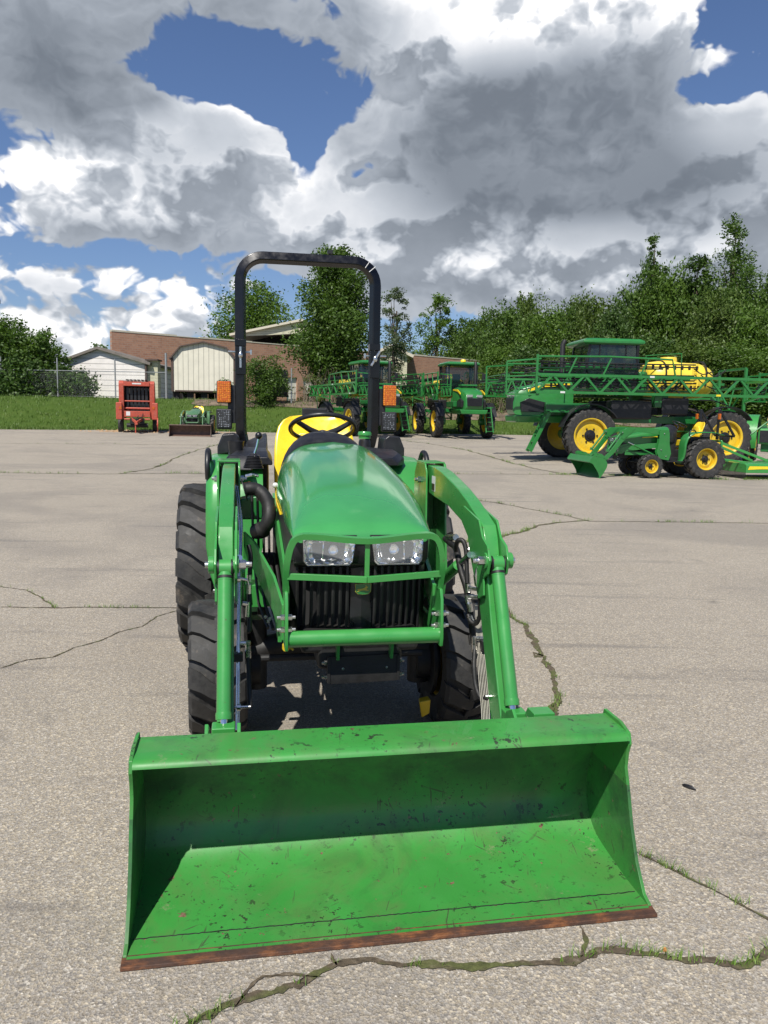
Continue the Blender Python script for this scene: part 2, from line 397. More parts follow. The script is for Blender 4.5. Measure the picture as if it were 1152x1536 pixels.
# ------------------------------------------------------------------ sun
sd=Vector((-.105,-.281,.41)).normalized()
sl=bpy.data.lights.new('sun','SUN'); sl.energy=5.0; sl.angle=R(.53); sl.color=(1,.955,.88)
so=bpy.data.objects.new('sun',sl); col.objects.link(so); so.rotation_euler=sd.to_track_quat('Z','Y').to_euler(); so.location=(0,0,20)
# ------------------------------------------------------------------ sky
wd=bpy.data.worlds.new('World'); S.world=wd; wd.use_nodes=True
wt=wd.node_tree; wn=wt.nodes; wl=wt.links; wn.clear()
def N(tree,ty,**k):
    o=tree.nodes.new(ty)
    for a,b in k.items(): setattr(o,a,b)
    return o
def lk(tree,a,i):
    if isinstance(a,(int,float)): i.default_value=a
    elif isinstance(a,tuple): i.default_value=a if len(a)==len(i.default_value) else (*a,1)
    else: tree.links.new(a,i)
def mth(tree,op,a,b=None,c=None,clamp=False):
    o=N(tree,'ShaderNodeMath',operation=op,use_clamp=clamp)
    for i,x in enumerate((a,b,c)):
        if x is not None: lk(tree,x,o.inputs[i])
    return o.outputs[0]
def vm(tree,op,a,b):
    o=N(tree,'ShaderNodeVectorMath',operation=op); lk(tree,a,o.inputs[0]); lk(tree,b,o.inputs[1]); return o
def pix_ae(px,py):
    d=ray(px,py).normalized(); return math.atan2(d.x,d.y), math.asin(d.z)
# clouds: (photo x, y, rx, ry, weight)
DEN=[(130,35,420,95,1.7),(20,110,150,60,.8),(450,10,170,50,1.3),(590,30,45,55,.22),
 (345,195,90,60,1.5),(225,225,75,58,1.2),(285,265,170,75,.8),(100,300,150,80,.9),(250,345,260,62,1.0),(420,300,180,85,.9),(45,190,80,60,.55),(150,160,40,35,.3),
 (700,75,125,85,1.0),(840,40,150,80,1.0),(980,50,110,90,1.0),(620,175,110,85,1.0),(800,190,260,150,1.3),(1000,250,220,110,1.2),(1110,230,110,90,.95),(560,255,80,60,.6),
 (640,300,170,60,.9),(850,330,330,55,1.0),(1080,360,170,55,.9),(560,350,150,60,.9),(730,390,200,45,.8),(950,400,260,60,.8),(620,430,130,45,1.0),(760,440,130,50,1.1),(930,440,160,50,1.0),(1080,430,120,50,.9),(560,400,90,35,.8),(1120,75,50,60,.5),
 (118,440,52,28,1.3),(300,447,95,32,1.4),(30,425,70,28,1.0),(250,490,130,24,1.1),(110,508,150,22,1.0),(30,480,60,22,.5),
 (330,85,130,50,-1.6),(430,120,165,100,-1.3),(260,120,60,30,-.5),(470,190,60,60,-.5),(300,120,90,30,-.35),(240,150,40,30,-.3),(1100,135,55,30,-1.5),(1110,8,50,18,-.8),(555,268,34,22,-1.6),(170,400,140,18,-.7),(40,380,60,10,-.2)]
DRK=[(90,40,380,100,2.4),(440,15,170,60,.9),(30,130,120,50,.5),(330,10,220,40,.5),(780,215,330,115,1.2),(880,180,190,90,.5),(650,190,120,40,.45),(1020,290,180,50,.5),(680,300,120,35,.3),(850,280,120,40,.4),
 (280,375,190,30,.6),(130,340,110,28,.3),(360,300,110,35,.3),(240,255,60,30,.25),(900,420,230,25,.1),(130,445,50,14,.4),(40,425,60,20,.5),(740,130,70,45,.2),(950,110,90,50,.3),
 (590,120,60,90,-.8),(680,40,120,60,-.45),(820,25,140,50,-.35),(1010,50,90,60,-.4),(390,170,60,50,-.6),(280,170,60,40,-.4),(345,150,70,30,-.5),(200,185,60,25,-.4),(902,236,24,14,-1.3),(520,300,120,40,-.35),(740,395,90,25,-.4),(1080,180,70,50,-.3),(60,270,90,40,-.25)]
def blobs(tree,vec,lst,fall='SMOOTHERSTEP'):
    tot=None
    for (x,y,rx,ry,wt_) in lst:
        a,e=pix_ae(x,y); sc=1/(F*(1+.0)); 
        ra=rx*1.45/F; re_=ry*1.45/F
        o=N(tree,'ShaderNodeVectorMath',operation='MULTIPLY_ADD'); tree.links.new(vec,o.inputs[0]); o.inputs[1].default_value=(1/ra,1/re_,0); o.inputs[2].default_value=(-a/ra,-e/re_,0)
        gr_=N(tree,'ShaderNodeTexGradient',gradient_type='SPHERICAL'); tree.links.new(o.outputs[0],gr_.inputs[0])
        tot=mth(tree,'MULTIPLY_ADD',gr_.outputs['Fac'],wt_,0. if tot is None else tot)
    return tot
# group: density at an (azimuth, elevation) vector
g=bpy.data.node_groups.new('cloud_density','ShaderNodeTree')
g.interface.new_socket('v',in_out='INPUT',socket_type='NodeSocketVector'); g.interface.new_socket('d',in_out='OUTPUT',socket_type='NodeSocketFloat')
gi=N(g,'NodeGroupInput'); go=N(g,'NodeGroupOutput'); gv=gi.outputs[0]
def noi(tree,vec,scale,detail,rough=.55,sc3=(1,1.45,1),col_=False,dist=0,off=0):
    mp=vm(tree,'MULTIPLY',vec,sc3)
    mp2=vm(tree,'ADD',mp.outputs[0],(off,off*.7,off*.3))
    n=N(tree,'ShaderNodeTexNoise',noise_dimensions='2D'); n.inputs['Scale'].default_value=scale; n.inputs['Detail'].default_value=detail; n.inputs['Roughness'].default_value=rough; n.inputs['Distortion'].default_value=dist
    tree.links.new(mp2.outputs[0],n.inputs['Vector']); return n.outputs['Color' if col_ else 'Fac']
w1=noi(g,gv,3.2,4,col_=True); w1s=vm(g,'SUBTRACT',w1,(.5,.5,.5)); w1m=vm(g,'MULTIPLY',w1s.outputs[0],(.16,.11,0)); wv=vm(g,'ADD',gv,w1m.outputs[0]).outputs[0]
B=blobs(g,wv,DEN)
n1=noi(g,gv,5,8,.58,off=3.1)
# billows
vo=N(g,'ShaderNodeTexVoronoi',voronoi_dimensions='2D',feature='SMOOTH_F1'); vo.inputs['Scale'].default_value=13; vo.inputs['Detail'].default_value=3; vo.inputs['Roughness'].default_value=.6; vo.inputs['Smoothness'].default_value=.35; 
w2=noi(g,gv,12,3,col_=True); w2m=vm(g,"MULTIPLY",vm(g,'SUBTRACT',w2,(.5,.5,.5)).outputs[0],(.07,.07,0)); vv=vm(g,'ADD',vm(g,'MULTIPLY',gv,(1,1.25,1)).outputs[0],w2m.outputs[0])
g.links.new(vv.outputs[0],vo.inputs['Vector'])
bil=mth(g,'SUBTRACT',.42,vo.outputs['Distance'])
d=mth(g,'ADD',B,mth(g,'MULTIPLY',mth(g,'SUBTRACT',n1,.5),1.5))
d=mth(g,'ADD',d,mth(g,'MULTIPLY',bil,.9))
lk(g,d,go.inputs[0])
geo=N(wt,'ShaderNodeTexCoord'); sx=N(wt,'ShaderNodeSeparateXYZ'); wl.new(geo.outputs['Generated'],sx.inputs[0])
az=mth(wt,'ARCTAN2',sx.outputs[0],sx.outputs[1]); el=mth(wt,'ARCSINE',sx.outputs[2])
av=N(wt,'ShaderNodeCombineXYZ'); wl.new(az,av.inputs[0]); wl.new(el,av.inputs[1]); av=av.outputs[0]
def dens(off):
    q=N(wt,'ShaderNodeGroup'); q.node_tree=g
    if off: wl.new(vm(wt,'ADD',av,off).outputs[0],q.inputs[0])
    else: wl.new(av,q.inputs[0])
    return q.outputs[0]
# clouds elsewhere in the sky (outside the photographed part)
outm=N(wt,'ShaderNodeMapRange',interpolation_type='SMOOTHSTEP'); wl.new(mth(wt,'MAXIMUM',mth(wt,'ABSOLUTE',az),mth(wt,'ADD',el,.02)),outm.inputs['Value'])
outm.inputs['From Min'].default_value=.50; outm.inputs['From Max'].default_value=.75; outm.inputs['To Min'].default_value=0; outm.inputs['To Max'].default_value=.15
D0=mth(wt,'ADD',dens(None),outm.outputs[0]); D1=mth(wt,'ADD',dens((-.010,.030,0)),outm.outputs[0])
def mr(x,a,b,c,dd,t='SMOOTHSTEP'):
    o=N(wt,'ShaderNodeMapRange',interpolation_type=t); lk(wt,x,o.inputs['Value'])
    for k,v in zip(('From Min','From Max','To Min','To Max'),(a,b,c,dd)): o.inputs[k].default_value=v
    return o.outputs[0]
cover=mr(D0,.12,.40,0,1)
dk0=blobs(wt,av,DRK)
relief=mth(wt,'SUBTRACT',D0,D1)           # positive on faces that look up to the sun
thick=mr(D0,.25,1.7,0,1)
dk=mth(wt,'MINIMUM',dk0,1.05)
nn=noi(wt,av,5,9,.60,off=9.3)
lum=mth(wt,'ADD',.82,mth(wt,'MULTIPLY',mth(wt,'MINIMUM',mth(wt,'MAXIMUM',mth(wt,'MULTIPLY',relief,.95),-.20),.34),mth(wt,'SUBTRACT',1,mth(wt,'MULTIPLY',mth(wt,'MAXIMUM',dk0,0,clamp=True),.75))))
lum=mth(wt,'SUBTRACT',lum,mth(wt,'MULTIPLY',thick,.26))
lum=mth(wt,'SUBTRACT',lum,mth(wt,'MULTIPLY',dk,.34))
lum=mth(wt,'ADD',lum,mth(wt,'MULTIPLY',mth(wt,'MULTIPLY',mth(wt,'SUBTRACT',nn,.5),.42),mth(wt,'SUBTRACT',1.05,mth(wt,'MULTIPLY',mth(wt,'MAXIMUM',dk,0),.8))))
cr=N(wt,'ShaderNodeValToRGB'); wl.new(mth(wt,'MULTIPLY_ADD',lum,.92,.06,clamp=True),cr.inputs[0])
e=cr.color_ramp.elements
for _ in range(4): e.new(.5)
for i,(p,c) in enumerate([(0,(.11,.13,.165)),(.25,(.20,.23,.275)),(.5,(.37,.41,.47)),(.75,(.60,.64,.70)),(.92,(.86,.88,.92)),(1,(1.08,1.08,1.09))]): e[i].position=p; e[i].color=(*c,1)
sky=N(wt,'ShaderNodeTexSky',sky_type='NISHITA'); sky.sun_disc=False; sky.sun_elevation=math.asin(sd.z); sky.sun_rotation=math.atan2(sd.x,sd.y)
sky.air_density=1; sky.dust_density=.7; sky.ozone_density=2.5
skm=N(wt,'ShaderNodeMix',data_type='RGBA',blend_type='MIX')
bg1=N(wt,'ShaderNodeBackground'); 
tint=N(wt,'ShaderNodeMix',data_type='RGBA',blend_type='MULTIPLY'); tint.inputs[0].default_value=1; wl.new(sky.outputs[0],tint.inputs[6]); tint.inputs[7].default_value=(.86,.94,1.14,1)
wl.new(tint.outputs[2],bg1.inputs[0]); bg1.inputs[1].default_value=.072
bg2=N(wt,'ShaderNodeBackground'); wl.new(cr.outputs[0],bg2.inputs[0]); bg2.inputs[1].default_value=.80
ms=N(wt,'ShaderNodeMixShader'); wl.new(cover,ms.inputs[0]); wl.new(bg1.outputs[0],ms.inputs[1]); wl.new(bg2.outputs[0],ms.inputs[2])
out=N(wt,'ShaderNodeOutputWorld'); wl.new(ms.outputs[0],out.inputs[0])
wd.cycles.sampling_method='NONE'
# ------------------------------------------------------------------ ground
def edge_y(x): return 47.5+.13*x+.5*math.sin(x*.35)
def gz(x,y):
    k=[(24,0),(46,.5),(52,.68),(70,1.0),(3000,1.2)]
    z=0
    for (a,za),(b,zb) in zip(k,k[1:]):
        if y<=a: break
        t=min(1,(y-a)/(b-a)); z=za+(zb-za)*t
    # bank beyond the pavement
    e=edge_y(x)+.4
    if y>e:
        t=min(1,(y-e)/9.0); z+= (t*t*(3-2*t))*1.75 # grass bank
    return z
def heightmesh(xs,ys,zf,name,mat,kind='structure'):
    v=[(x,y,zf(x,y)) for y in ys for x in xs]; nx=len(xs)
    f=[(j*nx+i,j*nx+i+1,(j+1)*nx+i+1,(j+1)*nx+i) for j in range(len(ys)-1) for i in range(nx-1)]
    o=MB().add(v,f).build(name,mat); o['kind']=kind; return o
xs=[-900,-300,-120]+[x*2.0 for x in range(-35,36)]+[120,300,900]
ys=[-60,0,20]+[24+i*1.0 for i in range(55)]+[80,90,110,150,300,900,2500]
heightmesh(xs,ys,lambda x,y:gz(x,y)-(.03 if y<edge_y(x)+.3 else 0),'ground',M['grassland'])
# paved lot follows the same ground, cut at the pavement edge
ns=60; v=[];f=[]
lx=[-90+3.0*i for i in range(61)]
for x in lx:
    e=edge_y(x); yy=[-30,-5,5,12,18,22,24]+[24+(e-24)*k/14 for k in range(1,15)]
    for y in yy: v.append((x,y,gz(x,y)))
nr=21
for i in range(len(lx)-1):
    for j in range(nr-1): f.append((i*nr+j,(i+1)*nr+j,(i+1)*nr+j+1,i*nr+j+1))
o=MB().add(v,f).build('paved_lot',M['asphalt']); o['kind']='structure'
# grass blades on the bank
def tufts(name,pts,hmin,hmax,nb,spread,mat,wd_=.004,lean=.5):
    V=[];Q=[]
    for (x,y,z,sc) in pts:
        n=max(2,int(nb*sc))
        for _ in range(n):
            a=rng.uniform(0,6.283); r=abs(rng.normal(0,spread*sc)); h=rng.uniform(hmin,hmax)*(.6+.4*sc)
            bx=x+r*math.cos(a); by=y+r*math.sin(a); la=rng.uniform(0,6.283); l=h*rng.uniform(.15,lean)
            ca,sa=math.cos(la),math.sin(la); px_,py_=-sa*wd_*(.7+.6*rng.random()),ca*wd_
            k=len(V)
            V+= [(bx-px_,by-py_,z),(bx+px_,by+py_,z),(bx+px_*.8+ca*l*.4,by+py_*.8+sa*l*.4,z+h*.6),(bx-px_*.8+ca*l*.4,by-py_*.8+sa*l*.4,z+h*.6),
                 (bx+px_*.15+ca*l,by+py_*.15+sa*l,z+h),(bx-px_*.15+ca*l,by-py_*.15+sa*l,z+h)]
            Q+= [(k,k+1,k+2,k+3),(k+3,k+2,k+4,k+5)]
    me=npmesh(name,V,Q,mat); o=bpy.data.objects.new(name,me); col.objects.link(o); return o
pts=[]
for _ in range(9000):
    x=rng.uniform(-36,22); y=edge_y(x)+.25+9.5*rng.random()**1.2; pts.append((x,y,gz(x,y)-.02,rng.uniform(.5,1.2)))
for _ in range(1500):
    x=rng.uniform(-36,22); y=edge_y(x)+rng.uniform(-.15,.5); pts.append((x,y,gz(x,y)-.01,rng.uniform(.4,1)))
o=tufts('bank_grass',pts,.07,.2,5,.22,M['blade'],.012,.8); tag(o,kind='stuff')
# cracks with weeds
def crack(path,wid,weeds,name='crack',wmin=.6,seed=0,jit=.35,tall=1.0):
    rr=random.Random(seed); P3=[Vector((x,y,0)) for x,y in path]; D=[]
    for a,b in zip(P3,P3[1:]):
        L=(b-a).length; n=max(2,int(L/max(.009,wid*.6))); nn_=Vector((-(b-a).y,(b-a).x,0)).normalized()
        for k in range(n):
            D.append(a+(b-a)*k/n)
    D.append(P3[-1]); v=[];f=[]; off=0; vel=0; tot=len(D)
    wj=wid
    for i,p in enumerate(D):
        t=(D[min(i+1,tot-1)]-D[max(i-1,0)]).normalized(); q=Vector((-t.y,t.x,0))
        vel=vel*.6+rr.uniform(-1,1)*.4; off=off*.93+vel*wid*jit*1.1; wj=wj*.7+.3*wid*rr.uniform(.0,2.1); ta=min(1,.25+min(i,tot-1-i)/5)
        D[i]=p+q*off; w_=wj*ta*.5
        z=.004+gz(p.x,p.y)
        a=D[i]+q*w_*(1+rr.uniform(-.35,.35)); b=D[i]-q*w_*(1+rr.uniform(-.35,.35))
        v+=[(a.x,a.y,z),(b.x,b.y,z)]
    for i in range(tot-1): f.append((2*i,2*i+1,2*i+3,2*i+2))
    o=MB().add(v,f).build(name,M['soil']); o['kind']='structure'
    if weeds:
        pts=[]; 
        for i,p in enumerate(D):
            if rr.random()<weeds*(.12+.88*(math.sin(i*.05+seed)+.6*math.sin(i*.171+seed*2)>.15)): pts.append((p.x+rr.uniform(-.5,.5)*wid,p.y+rr.uniform(-.5,.5)*wid,gz(p.x,p.y)+.003,rr.uniform(.35,1.1)))
        if pts:
            o=tufts('crack_weeds',pts,.010*tall,.036*tall,10,.016*tall,M['weed'],.0012*tall**.7,1.2); o['kind']='stuff'
def G(*pp): return [tuple(W(x,y,Z=0)[:2]) for x,y in pp]
crack(G((250,1560),(300,1530),(345,1512),(392,1502),(440,1484),(475,1466),(505,1449),(560,1443),(600,1452),(650,1450),(700,1455),(745,1446),(800,1441),(850,1440),(900,1428),(950,1430),(1010,1441),(1060,1443),(1105,1453),(1130,1447),(1160,1432),(1260,1420),(1420,1428),(1600,1400)),.026,1.0,seed=3,tall=1.0)
crack(G((352,1512),(368,1488),(395,1466),(440,1462),(480,1464)),.010,.12,seed=4)
crack(G((505,1449),(499,1432)),.014,.9,seed=5)
crack(G((872,1437),(878,1412),(868,1390)),.011,.05,seed=6)
crack(G((955,1279),(1000,1300),(1040,1320),(1075,1336),(1105,1352),(1160,1383),(1230,1400),(1330,1450)),.010,.5,seed=7)
crack(G((755,905),(770,925),(792,938),(798,958),(806,985),(822,1005),(826,1030),(832,1050),(828,1080),(840,1110)),.04,.9,seed=8,tall=1.15)
crack(G((0,880),(40,885),(62,897),(82,912)),.014,.15,seed=9,tall=1.2)
crack(G((0,911),(82,912),(160,911),(275,912),(300,912)),.016,.25,seed=10,tall=1.1)
crack(G((0,1003),(40,990),(80,986),(110,972),(150,962),(180,948),(215,940),(235,925),(268,916)),.010,.0,seed=11)
crack(G((640,820),(700,812),(750,807),(772,800),(790,795),(812,788),(840,784),(885,781)),.06,.9,seed=12,tall=2)
crack(G((700,749),(745,754),(800,765),(850,774),(885,782),(1000,783),(1152,785),(1200,786)),.03,.35,seed=13,tall=1.8)
crack(G((0,709),(60,710),(150,711),(260,710),(360,711),(640,711),(700,711),(760,711),(850,712)),.07,.5,seed=14,tall=2.6)
crack(G((180,711),(230,703),(262,690),(300,680),(345,672)),.06,.3,seed=15,tall=2)
crack(G((560,668),(640,675),(700,683),(760,696),(800,704),(850,711)),.08,.4,seed=16,tall=2.6)
crack(G((840,712),(930,714),(1000,716),(1080,720),(1152,720),(1250,722)),.06,.9,seed=19,tall=3)
crack(G((0,672),(200,674),(345,676)),.08,.15,seed=17,tall=2.5)
crack(G((560,664),(700,663),(850,664)),.1,.2,seed=18,tall=2.5)
# small debris
def debris(px,py,name,L,wd_,mat,label,cat,a=0,h=.012):
    p=W(px,py,Z=0); m=MB(); n=9; rr=random.Random(px)
    ring=[]
    for k in range(n):
        t=2*math.pi*k/n; ring.append((L/2*math.cos(t)*rr.uniform(.75,1.1),wd_/2*math.sin(t)*rr.uniform(.6,1.15)))
    rings=[[Vector((x*s,y*s,z)) for x,y in ring] for s,z in ((1,.0),(1.02,h*.5),(.7,h),(.2,h*1.1))]
    m.ring_loft(rings); o=m.build(name,mat); o.location=(p.x,p.y,.001); o.rotation_euler=(0,0,a); tag(o,label,cat)
debris(1033,1182,'tyre_scrap',.062,.022,M['black'],'small black scrap of rubber lying on the asphalt right of the bucket','debris',R(-50))
debris(997,1427,'orange_pebble',.012,.009,simple('orange_stone',(.5,.22,.06),.6),'tiny orange pebble in the weedy crack below the bucket','pebble')

# loose grit on the asphalt, and dry litter at the far pavement edge
V=[];Q=[]
def chip(x,y,s,z=.001):
    a=rng.uniform(0,6.28); k=len(V); h=s*rng.uniform(.35,.7)
    for i in range(4):
        t=a+i*math.pi/2+rng.uniform(-.35,.35); V.append((x+s*math.cos(t)*rng.uniform(.6,1.1),y+s*math.sin(t)*rng.uniform(.6,1.1),z))
    for i in range(4): V.append((V[k+i][0]*.45+x*.55,V[k+i][1]*.45+y*.55,z+h))
    Q.extend([(k,k+1,k+5,k+4),(k+1,k+2,k+6,k+5),(k+2,k+3,k+7,k+6),(k+3,k,k+4,k+7),(k+4,k+5,k+6,k+7)])
for _ in range(2600):
    y=1.5+9*rng.random()**1.6; x=rng.uniform(-.62,.62)*(y+.6); chip(x,y,rng.uniform(.0015,.0042)*(1+.12*y))
for c in (G((440,1484),(560,1443),(700,1455),(850,1440),(1060,1443))+G((1000,1300),(1105,1352))+G((798,958),(826,1030))):
    for _ in range(50): chip(c[0]+rng.normal(0,.10),c[1]+rng.normal(0,.02),rng.uniform(.0015,.004))
me=npmesh('loose_grit',V,Q,simple('grit_stone',(.36,.33,.28),.9,var=.45,scale=60)); o=bpy.data.objects.new('loose_grit',me); col.objects.link(o); o['kind']='stuff'
V=[];Q=[]
for px_,py_ in ((200,648),(215,646),(232,650),(330,647),(170,645)):
    c=W(px_,py_,Y=45)
    for _ in range(70):
        x=c.x+rng.normal(0,.8); y=44.6+rng.normal(0,.7); chip(x,y,rng.uniform(.03,.09),gz(x,y)+.006)
me=npmesh('dry_litter',V,Q,simple('dry_leaf_litter',(.34,.22,.12),.95,var=.3)); o=bpy.data.objects.new('dry_litter',me); col.objects.link(o); o['kind']='stuff'
# ------------------------------------------------------------------ tyres
def tyre_mesh(Rr,Wd,rim,nlug,lug=.028,skew=.35,duty=.62,chev=True):
    m=MB(); h=Wd/2; Rb=Rr-lug
    m.lathe([(rim,-h*.78),(rim+.02*Rr,-h*.92),((rim+Rb)/2,-h*1.0),(Rb-.035*Rr,-h*.97),(Rb-.008*Rr,-h*.84),(Rb,-h*.5),(Rb+.003,0),(Rb,h*.5),(Rb-.008*Rr,h*.84),(Rb-.035*Rr,h*.97),((rim+Rb)/2,h*1.0),(rim+.02*Rr,h*.92),(rim,h*.78)],'x',72)
    pitch=2*math.pi/nlug
    for k in range(nlug):
        for s in (-1,1):
            a0=pitch*(k+(.5 if s>0 else 0))
            rings=[]
            st=[(-.10,0,1),(.25,.3,1),(.6,.75,1),(.9,1.0,.985),(1.02,1.02,.93),(1.02,1.04,.85)]
            for q,(t,sk,rf) in enumerate(st):
                x=s*h*t; a=a0+pitch*skew*2*sk; dw=pitch*duty*.5*(.75+.35*min(1,max(0,t)))
                top=Rr*rf if q<4 else Rr*rf; bot=(Rb-.004)*rf if q<3 else (Rb*.93 if q<5 else Rb*.84)
                if q==5: top=Rb*.86
                def pt(rad,ang): return Vector((x if rad>bot+.001 or q<4 else s*h*.96, rad*math.sin(ang), rad*math.cos(ang)))
                rings.append([pt(bot,a-dw*1.08),pt(top,a-dw),pt(top,a+dw),pt(bot,a+dw*1.08)])
            m.ring_loft(rings)
    return m
def rim_mesh(rim,Wd,side,deep=.35):
    m=MB(); h=Wd/2; s=side
    m.lathe([(rim*1.03,-s*h*.78),(rim*1.0,-s*h*.80),(rim*.93,-s*h*.7),(rim*.90,s*h*.1),(rim*.90,s*h*.75),(rim*.96,s*h*.86),(rim*1.05,s*h*.86),(rim*1.05,s*h*.80),(rim*.99,s*h*.76)],'x',40)
    d=h*(.86-deep*2)
    m.lathe([(rim*.92,s*d),(rim*.62,s*(d+h*.18)),(rim*.5,s*(d+h*.08)),(rim*.001,s*(d+h*.08))],'x',40)
    return m
def hub_mesh(rim,Wd,side,deep=.35,n=6):
    m=MB(); h=Wd/2; d=h*(.86-deep*2); s=side
    m.lathe([(rim*.34,s*(d+h*.06)),(rim*.32,s*(d+h*.22)),(rim*.20,s*(d+h*.3)),(rim*.17,s*(d+h*.55)),(.001,s*(d+h*.6))],'x',20)
    for k in range(n):
        a=2*math.pi*k/n; c=(s*(d+h*.10),rim*.42*math.cos(a),rim*.42*math.sin(a)); c2=(s*(d+h*.24),c[1],c[2])
        m.cyl(c,c2,rim*.055,6)
    return m
def wheel(root,loc,Rr,Wd,rim,side,nlug,steer=0,rimm='rimyellow',tm=None,cache={},**k):
    key=(Rr,Wd,rim,side,nlug,rimm,tuple(k.items()))
    w=bpy.data.objects.new('wheel',None); col.objects.link(w); w.parent=root; w.location=loc; w.rotation_euler=(0,0,steer)
    if key in cache:
        ms=cache[key]
        for n_,me in zip(('tyre','rim','hub'),ms):
            o=bpy.data.objects.new(n_,me); col.objects.link(o); o.parent=w
    else:
        a=tyre_mesh(Rr,Wd,rim,nlug,**k).build('tyre',M['rubber'],w,smooth=32)
        b=rim_mesh(rim,Wd,side).build('rim',M[rimm],w,smooth=32); c=hub_mesh(rim,Wd,side).build('hub',M['blackpaint'],w,smooth=32)
        cache[key]=(a.data,b.data,c.data)
    w.rotation_euler=(0,0,steer)
    return w
def bolt(m,p,d,r=.011,l=.02):
    m.mark(); p=Vector(p); d=Vector(d).normalized(); m.cyl(p,p+d*l*.55,r,6); m.cyl(p+d*l*.55,p+d*l,r*.55,8); return m
M['emblemy']=simple('emblem_gold',(.35,.30,.03),.4,var=.05)
